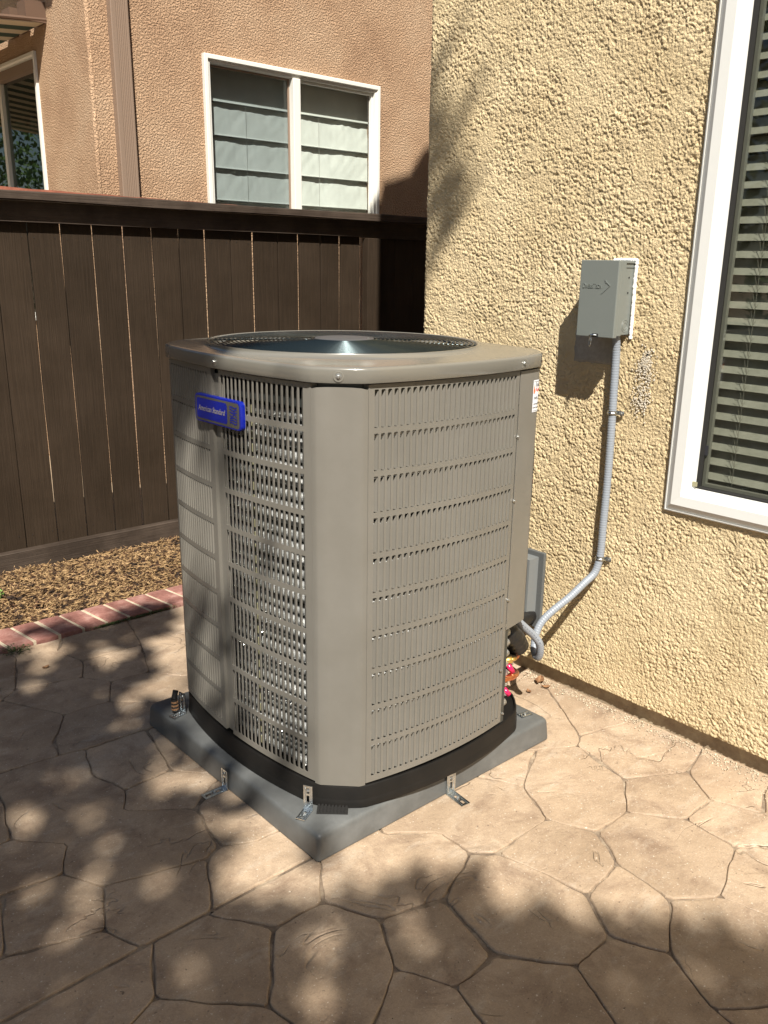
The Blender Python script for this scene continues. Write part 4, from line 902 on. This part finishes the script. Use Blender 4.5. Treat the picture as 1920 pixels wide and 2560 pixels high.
wrap_text('SoCal', .0165, SL+.014, 1.142, 'ink', lb, sx=.8); wrap_text('Air', .0165, SL+.013, 1.128, 'red', lb); wrap_text('949-3', .012, SL+.008, 1.106, 'ink', lb)
wrap_text('service@', .007, SL+.006, 1.0925, 'ink', lb); wrap_text('www.SoCal', .007, SL+.003, 1.0825, 'ink', lb)
b = MB(); fl = [(0, 0), (.0035, -.0025), (.007, 0), (.0085, .006), (.0065, .012), (.0060, .018), (.0045, .0235), (.0032, .017), (.0008, .0125), (-.0008, .007)]
b.add([cover_pt(SL+.0035+x*.9, 1.1245+y*1.15, .0017) for x, y in fl], [tuple(range(len(fl)))]); b.build('flame_mark', 'orange', lb)
wl_ = thing_child('warning_label', cover_pt(.128, .89), ac); SW = .104
label(SW, SW+.07, .812, .968, 'paper').build('paper_sheet', 'paper', wl_)
for z0, z1 in ((.914, .922), (.866, .874)): label(SW+.001, SW+.069, z0, z1, 'orange', .0016).build('orange_bar', 'orange', wl_)
label(SW+.004, SW+.016, .948, .960, 'yellowp', .0016).build('yellow_mark', 'yellowp', wl_)
b = MB()
for z in list(np.arange(.927, .944, .003))+list(np.arange(.880, .908, .0032))+list(np.arange(.818, .862, .0032)):
    q = label(SW+.003, SW+.062, z, z+.0008, 'ink', .0016, 5); b.add(q.V, q.F)
b.build('small_print', 'ink', wl_)
label(.150, .20, 1.200, 1.206, 'red', .012, 4).build('red_sticker', 'red', ac)

# pipework in the service bay
b = MB(); b.tube(catmull([(1.80, 1.60, .255), (1.85, 1.552, .252), (1.895, 1.543, .250), (1.935, 1.557, .240), (1.97, 1.585, .226), (1.985, 1.62, .222), (1.99, 1.66, .235)], 8), .0105, 14); b.build('copper_pipe', 'copper', ac, smooth=True)
b = MB(); b.tube([(1.893, 1.5435, .250), (1.916, 1.550, .2455)], .0122, 14); b.build('copper_coupling', 'copper', ac, smooth=True)
b = MB(); b.tube(catmull([(1.895, 1.548, .306), (1.92, 1.552, .300), (1.945, 1.56, .297), (1.975, 1.58, .300), (1.99, 1.60, .312)], 6), .0052, 12); b.build('copper_pipe', 'copper', ac, smooth=True)
b = MB(); b.tube([(1.878, 1.568, .300), (1.895, 1.541, .309)], .0105, 14); b.tube([(1.882, 1.572, .285), (1.884, 1.552, .300)], .009, 12); b.tube([(1.897, 1.5455, .306), (1.925, 1.553, .299)], .0062, 12); b.build('service_valve', 'brass', ac, smooth=True)
for p, q in (((1.886, 1.549, .292), (1.902, 1.540, .266)), ((1.876, 1.552, .214), (1.888, 1.538, .194))):
    b = MB(); b.tube([p, q], .0082, 14); o = b.build('valve_cap', 'redcap', ac, smooth=True)
b = MB(); b.tube([(1.90, 1.55, .300), (1.906, 1.548, .286)], .004, 8); b.build('valve_stem', 'screw', ac)
b = MB(); b.tube(catmull([(1.90, 1.64, .43), (1.905, 1.60, .40), (1.925, 1.578, .37), (1.945, 1.573, .345), (1.96, 1.575, .322)], 6), .034, 20, radf=lambda k: .034+.0014*math.sin(k*1.9)); b.build('insulation_sleeve', 'foam', ac, smooth=True)
ins = thing('refrigerant_line', (2.05, 1.68, .22), 'black foam-wrapped refrigerant line running from the service bay to the yellow wall', 'pipe')
b = MB(); b.tube(catmull([(1.945, 1.64, .285), (1.985, 1.64, .262), (2.04, 1.66, .245), (2.12, 1.72, .235), (2.24, 1.80, .24), (2.36, 1.83, .25)], 7), .026, 16); b.build('foam_sleeve', 'foam', ins, smooth=True)

# ============================================================= BRACKETS AND RUBBER PADS
GB = 'galvanised angle brackets holding the pad and the unit'
def bracket(bend, along, up_len, out_len, width, label, yawv, drop=0, screwh=True):
    """L bracket: vertical leg up from bend, foot running along +along; built from plates with a slot and raised ribs"""
    t = thing('angle_bracket', bend, label, 'bracket', GB); B = Vector(bend); A = Vector((math.cos(yawv), math.sin(yawv), 0)); Sd = Vector((-A.y, A.x, 0)); Z = Vector((0, 0, 1)); th = .0022
    def plate(name, U, T, ln):
        b = MB(); w = width/2; sl = .0042
        for s0, s1, l0, l1 in ((-w, -sl, .0, ln), (sl, w, .0, ln), (-sl, sl, 0, ln*.28), (-sl, sl, ln*.60, ln*.68), (-sl, sl, ln*.90, ln)):
            Vv = [B+U*l+Sd*s+T*h for h in (0, th) for s, l in ((s0, l0), (s1, l0), (s1, l1), (s0, l1))]
            b.add(Vv, [(0,3,2,1),(4,5,6,7),(0,1,5,4),(1,2,6,5),(2,3,7,6),(3,0,4,7)])
        for s in (-w*.72, w*.72):
            b.tube([B+U*(.006)+Sd*s*.86+T*(th), B+U*(ln*.93)+Sd*s*.86+T*(th)], .0016, 6)
        b.tube([B+U*0.0005+Sd*(-w)+T*.001, B+U*.0005+Sd*w+T*.001], .0018, 8)
        b.build(name, 'zinc', t)
    plate('foot', A, Z, out_len); plate('upright', Z, A, up_len)
    screw(B+A*(out_len*.50)+Z*th, (0, 0, 1), .0036, 'screw', t)
    screw(B+Z*(up_len*.82)+A*th, tuple(A), .0034, 'screw', t)
    return t
bracket((1.1135, 1.930, .001), 0, .062, .072, .030, 'galvanised bracket on the patio against the left side of the grey pad', R(180))
bracket((1.168, 1.602, .0785), 0, .072, .048, .026, 'galvanised bracket on the pad top at the near left corner of the unit', R(207))
bracket((1.590, 1.4895, .001), 0, .062, .070, .031, 'galvanised bracket on the sunlit patio against the right side of the grey pad', R(-97))
bracket((1.174, 2.275, .0785), 0, .07, .045, .028, 'galvanised bracket on the far left corner of the pad beside a striped wire', R(190))
bracket((1.975, 1.560, .0785), 0, .004, .042, .026, 'short galvanised bracket lying flat on the far right corner of the pad', R(-10))
def comb(loc, ang, ln, label):
    b = MB(); M = Matrix.Rotation(ang, 3, 'Z'); B = Vector(loc); n = 9
    def bx(a, c): 
        q = MB().box(a, c); b.add([B+M @ v for v in q.V], q.F)
    bx((-ln/2, -.013, 0), (ln/2, .02, .004))
    for k in range(n): x = -ln/2+ln*(k+.5)/n; bx((x-ln/n*.3, -.013, .004), (x+ln/n*.3, .02, .009))
    tag(b.build('rubber_pad', 'rubber', at=loc), label, 'rubber pad', 'ribbed rubber isolation pads under the base')
comb((1.212, 1.556, .0768), R(-42), .082, 'ribbed black rubber pad under the near corner of the black base')
comb((1.948, 1.568, .0768), R(40), .06, 'ribbed black rubber pad under the right corner of the black base')
wr = thing('striped_wire', (1.158, 2.29, .08), 'short black and orange striped strap hanging at the far left corner of the pad', 'strap')
b = MB(); b.tube([(1.165, 2.30, .15), (1.155, 2.295, .125)], .009, 8); b.tube([(1.155, 2.295, .125), (1.155, 2.292, .085)], .011, 8); b.build('sleeve', 'rubber', wr)
for z in (.090, .102, .114): MB().tube([(1.155, 2.292, z), (1.155, 2.292, z+.005)], .0116, 8).build('orange_band', 'dryleaf', wr)

# ============================================================= DISCONNECT BOX
dbx = thing('disconnect_box', (2.345, 1.59, 1.257), 'grey enamelled disconnect box with raised maker name on the yellow wall', 'electrical box')
MB().bevel_box((2.262, 1.532, 1.262), (2.347, 1.647, 1.471), .0025).build('housing', 'box', dbx)
b = MB(); b.bevel_box((2.243, 1.5165, 1.256), (2.2605, 1.6505, 1.4785), .0022); o = b.build('cover', 'box', dbx)
MB().box((2.2600, 1.5185, 1.262), (2.284, 1.5315, 1.4765)).build('cover_side', 'box', dbx)
MB().box((2.262, 1.5285, 1.4712), (2.344, 1.6475, 1.4765)).build('top_lip', 'box', dbx)
V, F = text_mesh('DIVERSITECH', .0168, .0006); mx = max(v.x for v in V)
Vb, Fb = [], []
def on_cover(V, y0, z0, sx=1, sy=1, x=2.2424): return [Vector((x-v[2], y0-v[0]*sx, z0+v[1]*sy)) for v in V]
xo = 1.6385; 
for ch_set, size in (('D', 1.28), ('IVERSI', 1.0), ('T', 1.28), ('ECH', 1.0)):
    V, F = text_mesh(ch_set, .0158*size, .0010); w_ = max(v.x for v in V); sx = .66
    n = len(Vb); Vb += on_cover([(v.x, v.y, v.z) for v in V], xo, 1.3985, sx); Fb += [tuple(a_+n for a_ in q) for q in F]; xo -= w_*sx+.0010
obj('raised_lettering', Vb, Fb, 'box', dbx)
b = MB()
def bar2(p, q, w):
    p, q = Vector(p), Vector(q); d = (q-p).normalized(); n_ = Vector((0, -d.z, d.y))*w/2
    b.loops([[p-n_, p+n_, p+n_+Vector((-.0014, 0, 0)), p-n_+Vector((-.0014, 0, 0))], [q-n_, q+n_, q+n_+Vector((-.0014, 0, 0)), q-n_+Vector((-.0014, 0, 0))]], cap0=True, cap1=True)
bar2((2.243, 1.5600, 1.4215), (2.243, 1.5415, 1.4060), .0024); bar2((2.243, 1.5415, 1.4063), (2.243, 1.5700, 1.3830), .0022); bar2((2.243, 1.5600, 1.4215), (2.243, 1.5555, 1.4125), .0018); b.build('arrow_mark', 'box', dbx)
b = MB(); b.tube([(2.2425, 1.600, 1.262), (2.2385, 1.594, 1.2625), (2.2385, 1.582, 1.2625), (2.2425, 1.576, 1.262)], .0024, 8); b.build('hasp', 'zinc', dbx)
MB().box((2.2422, 1.570, 1.2565), (2.2432, 1.592, 1.2665)).build('hasp_slot', 'inner', dbx)
b = MB(); b.tube([(2.262+.030*math.cos(a)*.4-.018, 1.598+.012*math.cos(a), 1.243+.016*math.sin(a)) for a in np.linspace(0, 6.28, 16)], .0009, 5); b.build('seal_loop', 'zinc', dbx)
def side_ring(x, z, r0, r1, m, name, h=.0008):
    b = MB(); y = 1.5318
    rg = lambda r_, d: [(x+r_*math.cos(a), y-d, z+r_*math.sin(a)) for a in np.linspace(0, 6.2832, 21)[:-1]]
    b.loops([rg(r1, 0), rg(r1-.0005, h), rg(r0+.0005, h), rg(r0, 0)]); b.build(name, m, dbx)
side_ring(2.322, 1.289, .0095, .0125, 'box', 'knockout'); side_ring(2.322, 1.289, .0168, .0185, 'box', 'knockout')
for x, z in ((2.322, 1.430), (2.322, 1.386)): 
    MB().tube([(x, 1.5316, z), (x, 1.5306, z)], .0028, 8).build('rivet_hole', 'inner', dbx)
for z in (1.437, 1.310):
    MB().box((2.2875, 1.5308, z-.014), (2.289, 1.5318, z+.014)).build('side_slot', 'inner', dbx)
    for dz in (-.008, 0, .008): MB().tube([(2.293, 1.5316, z+dz), (2.293, 1.5304, z+dz)], .0015, 6).build('pip', 'screw', dbx)
MB().box((2.288, 1.5306, 1.4575), (2.346, 1.5318, 1.4585)).build('seam_line', 'inner', dbx)
b = MB(); pts = []
path_ = [(1.525+.0, 1.250), (1.5255, 1.30), (1.525, 1.36), (1.5255, 1.42), (1.525, 1.474), (1.530, 1.4795), (1.57, 1.4805), (1.605, 1.479)]
pts = catmull([(2.3475, y+.0015*math.sin(z*90), z) for y, z in path_], 10); b.tube(pts, .006, 8, radf=lambda k: .0055+.0022*noise.noise(Vector((k*.8, 0, 0))))
b.build('caulk_bead', 'caulk', dbx)

# conduit
cdt = thing('conduit', (2.335, 1.553, 1.25), 'grey ribbed flexible conduit from the wall box down and looping into the unit', 'conduit')
CP = [(2.318, 1.556, 1.262), (2.330, 1.558, 1.20), (2.333, 1.557, 1.086), (2.333, 1.555, 1.023), (2.334, 1.5525, .90), (2.334, 1.5515, .78), (2.333, 1.552, .66), (2.333, 1.552, .565), (2.330, 1.5545, .522), (2.318, 1.560, .485), (2.285, 1.573, .455), (2.24, 1.592, .413), (2.19, 1.618, .370), (2.155, 1.634, .335), (2.133, 1.638, .300), (2.117, 1.632, .258), (2.106, 1.616, .236), (2.097, 1.597, .236), (2.088, 1.584, .262), (2.074, 1.579, .298), (2.050, 1.586, .330), (2.020, 1.591, .358), (1.988, 1.594, .387), (1.960, 1.596, .415), (1.945, 1.598, .445)]
pts = catmull(CP, 14); dense_ = [pts[0]]
for p in pts[1:]:
    while (p-dense_[-1]).length > .0022: dense_.append(dense_[-1]+(p-dense_[-1]).normalized()*.0020)
b = MB(); b.tube(dense_, .0124, 14, radf=lambda k: .0124+.00055*max(-.2, math.sin(k*2*math.pi/4.2))); b.build('flexible_tube', 'conduit', cdt, smooth=True)
b = MB(); seg = [i for i, p in enumerate(dense_) if p.z < .40 and p.x < 2.07]
for i in seg[::7]:
    p = dense_[i]; t_ = (dense_[min(i+1, len(dense_)-1)]-dense_[i-1]).normalized(); v = (Vector((0, 0, 1.457))-p).normalized(); v = (v-t_*v.dot(t_)).normalized(); s = t_.cross(v)
    for dt in (0, .0035):
        c_ = p+v*.0128+t_*dt+s*.002; b.add([c_-t_*.001-s*.0012, c_+t_*.001-s*.0012, c_+t_*.0008+s*.0012, c_-t_*.0008+s*.0012], [(0,1,2,3)])
b.build('printed_marks', 'ink', cdt)
for z, yc in ((1.021, 1.5552), (.538, 1.5530)):
    st_ = thing_child('strap', (2.333, yc, z), cdt); b = MB(); Ls = []
    for h in (-.0068, .0068):
        Ls.append([Vector((2.333+.0148*math.cos(a), yc+.0142*math.sin(a), z+h)) for a in np.linspace(R(100), R(260), 12)])
        Ls[-1] += [Vector((2.343, yc-.0175, z+h)), Vector((2.343, yc-.036, z+h))]
    b.loops(Ls, closed=False); Li = [[p+Vector((.0012, 0, 0)) for p in l] for l in Ls]; b.loops(Li[::-1], closed=False)
    b.tube([(2.333+.0155*math.cos(a), yc+.0150*math.sin(a), z) for a in np.linspace(R(100), R(260), 12)], .0018, 6)
    o = b.build('band', 'zinc', st_, at=WL[st_.name]); 
    screw((2.342, yc-.0275, z), (-1, -.1, 0), .0052, 'screw', st_)

# vent hood on the wall behind the unit
vt = thing('vent_hood', (2.345, 1.93, .345), 'grey plastic vent hood on the yellow wall, half hidden behind the air conditioner', 'vent')
b = MB(); b.bevel_box((2.335, 1.783, .205), (2.349, 2.075, .492), .003); b.build('flange', 'vent', vt)
b = MB()
q0 = [(2.336, 1.806, .236), (2.336, 2.05, .236), (2.336, 2.05, .474), (2.336, 1.806, .474)]; q1 = [(2.300, 1.818, .246), (2.300, 2.04, .246), (2.300, 2.04, .466), (2.300, 1.818, .466)]
q2 = [(2.2985, 1.826, .266), (2.2985, 2.03, .266), (2.2985, 2.03, .448), (2.2985, 1.826, .448)]; q3 = [(2.330, 1.862, .275), (2.330, 2.0, .275), (2.330, 1.98, .40), (2.330, 1.89, .40)]
b.loops([[Vector(v) for v in q] for q in (q0, q1, q2, q3)], cap1=True); b.build('hood', 'hood', vt)
MB().tube([(2.3285, 1.935, .33), (2.3262, 1.935, .33)], .05, 24).build('opening', 'inner', vt)
screw((2.2985, 1.840, .456), (-1, 0, 0), .005, 'screw', vt); screw((2.2995, 1.836, .256), (-1, 0, 0), .005, 'screw', vt)

# ============================================================= SHADE TREE (behind the lens, its dappled shade falls on the patio)
LIT = json.loads('[[0.936,2.882,0.04,-0.034,-0.018,-0.048],[0.626,2.149,0.033,-0.028,-0.049,-0.135],[0.569,2.032,0.04,-0.035,-0.011,-0.032],[0.767,2.014,0.03,-0.026,-0.039,-0.088],[0.789,2.27,0.038,-0.033,-0.025,-0.062],[0.562,1.824,0.046,-0.04,-0.015,-0.039],[0.453,1.77,0.014,-0.012,-0.029,-0.084],[0.631,1.785,0.025,-0.022,-0.011,-0.027],[1.017,2.043,0.076,-0.065,-0.031,-0.057],[1.04,1.779,0.057,-0.049,-0.042,-0.068],[1.062,1.656,0.064,-0.055,-0.039,-0.058],[0.93,1.602,0.035,-0.03,-0.052,-0.084],[0.982,1.546,0.082,-0.071,-0.041,-0.062],[1.081,1.518,0.04,-0.034,-0.04,-0.055],[0.756,1.687,0.038,-0.033,-0.022,-0.044],[0.687,1.413,0.035,-0.031,-0.033,-0.061],[0.967,1.274,0.035,-0.031,-0.068,-0.089],[1.009,1.467,0.064,-0.055,-0.037,-0.052],[1.196,1.418,0.066,-0.058,-0.06,-0.072],[1.047,2.451,0.034,-0.029,-0.029,-0.061],[1.053,2.287,0.044,-0.037,-0.016,-0.031],[1.274,2.618,0.056,-0.048,-0.057,-0.108],[0.377,1.578,0.021,-0.019,-0.012,-0.035],[1.127,3.144,0.038,-0.032,-0.023,-0.057],[1.253,3.072,0.03,-0.025,-0.025,-0.056],[1.388,3.103,0.024,-0.02,-0.047,-0.097],[1.429,2.96,0.035,-0.029,-0.038,-0.073],[1.024,3.064,0.035,-0.029,-0.02,-0.054],[1.206,2.943,0.05,-0.042,-0.029,-0.064],[1.364,2.777,0.041,-0.035,-0.062,-0.118],[0.934,2.869,0.031,-0.026,-0.018,-0.048],[1.003,2.687,0.017,-0.014,-0.012,-0.029],[1.166,2.644,0.046,-0.039,-0.028,-0.059],[1.304,2.599,0.023,-0.02,-0.042,-0.078],[1.011,3.328,0.052,-0.043,-0.028,-0.081],[1.339,3.337,0.055,-0.046,-0.025,-0.058],[1.68,3.352,0.049,-0.041,-0.033,-0.062],[1.248,1.338,0.039,-0.034,-0.04,-0.044],[1.152,1.161,0.048,-0.042,-0.029,-0.031],[1.461,0.93,0.037,-0.032,-0.054,-0.039],[1.383,0.73,0.041,-0.036,-0.036,-0.024],[1.512,0.692,0.019,-0.017,-0.04,-0.023],[1.291,1.118,0.023,-0.02,-0.028,-0.026],[1.304,0.791,0.022,-0.019,-0.02,-0.014],[1.135,1.083,0.023,-0.02,-0.019,-0.019]]')
POLY = [(-.9, 3.42), (.978, 3.393), (1.33, 3.335), (1.70, 3.335), (1.19, 2.40), (1.13, 1.60), (1.22, 1.45), (1.30, 1.34), (1.3, 1.226), (1.401, 1.196), (1.424, 1.109), (1.465, .973), (1.529, .887), (1.634, .769), (1.742, .621), (1.83, .496), (2.1, .2), (2.0, -.3), (-.9, -.3)]
WSH = json.loads('[[2.331,2.197,0.047,0.048,0.5],[2.161,2.066,0.087,0.033,0.5],[2.331,1.97,0.085,0.043,0.8],[2.368,1.83,0.12,0.096,1.0],[2.329,1.703,0.098,0.075,1.0],[2.369,1.599,0.09,0.077,1.0],[2.397,1.452,0.058,0.063,0.6],[2.44,1.938,0.068,0.148,0.9]]')
def inpoly(x, y, P):
    c = False; n = len(P)
    for i in range(n):
        (xa, ya), (xb, yb) = P[i], P[i-1]
        if (ya > y) != (yb > y) and x < (xb-xa)*(y-ya)/(yb-ya)+xa: c = not c
    return c
def in_lit(x, y, k=1.0):
    w_ = noise.noise_vector(Vector((x*5, y*5, 1)))*.045+noise.noise_vector(Vector((x*11, y*11, 8)))*.02; x += w_.x; y += w_.y
    for cx_, cy_, ax, ay, bx, by in LIT:
        det = ax*by-ay*bx; dx, dy = x-cx_, y-cy_; u = (dx*by-dy*bx)/det; v = (ax*dy-ay*dx)/det
        if u*u+v*v < k: return True
    return False
rt = random.Random(11)
tr = thing('shade_tree', (-3.4, -4.6, 0), 'leafy tree standing behind the viewer and shading the patio', 'tree')
LV = []; LF = []; clumps = []; far_clumps = []
def leaf(p, size):
    nrm = (-SUN*1.0+Vector((rt.gauss(0, .55), rt.gauss(0, .55), rt.gauss(0, .55)))).normalized(); u = nrm.orthogonal().normalized(); a = rt.uniform(0, 6.28); v = nrm.cross(u)
    du = math.cos(a)*u+math.sin(a)*v; dv = -math.sin(a)*u+math.cos(a)*v; n = len(LV)
    LV.extend([p-du*size, p-dv*size*.45+nrm*size*.1, p+du*size, p+dv*size*.45+nrm*size*.1]); LF.append((n, n+1, n+2, n+3))
def cast(P, dens, size=.075, lo=6.6, hi=9.4):
    for _ in range(dens):
        s = rt.uniform(lo, hi); leaf(Vector(P)-SUN*s, size*rt.uniform(.7, 1.25))
    if rt.random() < .035 and (P[2] > 0 or (P[1] < 2.2 and P[0] < 1.05)): (clumps if P[2] == 0 else far_clumps).append(Vector(P)-SUN*rt.uniform(lo, hi))
st = .045; y = -.3
while y < 3.45:
    x = -.9
    while x < 2.1:
        px, py = x+rt.uniform(-.5, .5)*st, y+rt.uniform(-.5, .5)*st
        if inpoly(px, py, POLY):
            hole_ = noise.noise(Vector(((px-py)*7.5, (px+py)*2.2, 4))) > .34 or (px > .98 and 1.5 < py < 2.35 and rt.random() < .4)
            if not hole_ and not in_lit(px, py, 1.15): cast((px, py, 0), 3)
        x += st
    y += st
for cy_, cz_, ry, rz, dn in WSH:
    n = int(ry*rz/.0016*1.5*dn)
    for _ in range(n):
        a = rt.uniform(0, 6.28); q = math.sqrt(rt.random()); yy = cy_+ry*q*math.cos(a); zz = cz_+rz*q*math.sin(a)
        cast((2.352, yy, zz), 1, .06)
for _ in range(170):
    cast((rt.uniform(1.15, 1.30), rt.uniform(1.98, 2.42), 1.22), 1)
nl = 0
while nl < 95:     # broken shade on the left face of the unit, one clear patch
    y_, z_ = rt.uniform(1.63, 2.27), rt.uniform(.1, 1.2)
    if ((y_-2.10)/.17)**2+((z_-.77)/.19)**2 < 1 or (((y_-1.78)/.16)**2+((z_-.60)/.30)**2 < 1 and rt.random() < .75): continue
    if y_ < 1.93 and rt.random() < .7: nl += 1; continue
    nl += 1; cast((1.165, y_, z_), 1, .05)
for _ in range(4200):     # extra crown added to block sky light, its sun shade falls outside the view
    gx, gy = rt.uniform(-4.6, -.15), rt.uniform(-4.2, 3.4)
    if rt.random() < .35: gx, gy = rt.uniform(-.2, 2.6), rt.uniform(-4.2, -.2)
    leaf(Vector((gx, gy, 0))-SUN*rt.uniform(5.6, 10.5), .11*rt.uniform(.7, 1.25))
obj('leaves', LV, LF, 'leaf', tr)
b = MB(); b.tube(catmull([(-3.4, -4.6, -.05), (-3.38, -4.55, 1.2), (-3.25, -4.35, 2.6), (-3.05, -4.0, 3.8)], 5), .14, 10, radf=lambda k: .17-.005*k); b.build('trunk', 'bark', tr, smooth=True)
b = MB(); rt.shuffle(clumps); top = Vector((-3.05, -4.0, 3.8))
lm = []
for c_ in clumps[:7]:
    mid = top.lerp(c_, .5)+Vector((-.1, -.1, .25)); lm.append(mid.lerp(c_, .4)); b.tube(catmull([top, mid, lm[-1]], 5), .04, 7, radf=lambda k: .055-.003*k)
for c_ in clumps[:150]:
    a_ = min(lm, key=lambda q: (q-c_).length) if lm else top; b.tube(catmull([a_, a_.lerp(c_, .5)+Vector((0, 0, .15)), c_], 3), .008, 4, radf=lambda k: .012-.001*k)
for c_ in far_clumps[:8]:
    a_ = min(lm, key=lambda q: (q-c_).length); b.tube([a_, a_.lerp(c_, .5)+Vector((0, 0, .1)), c_], .003, 4, radf=lambda k: .005-.001*k)
b.build('limbs', 'bark', tr)
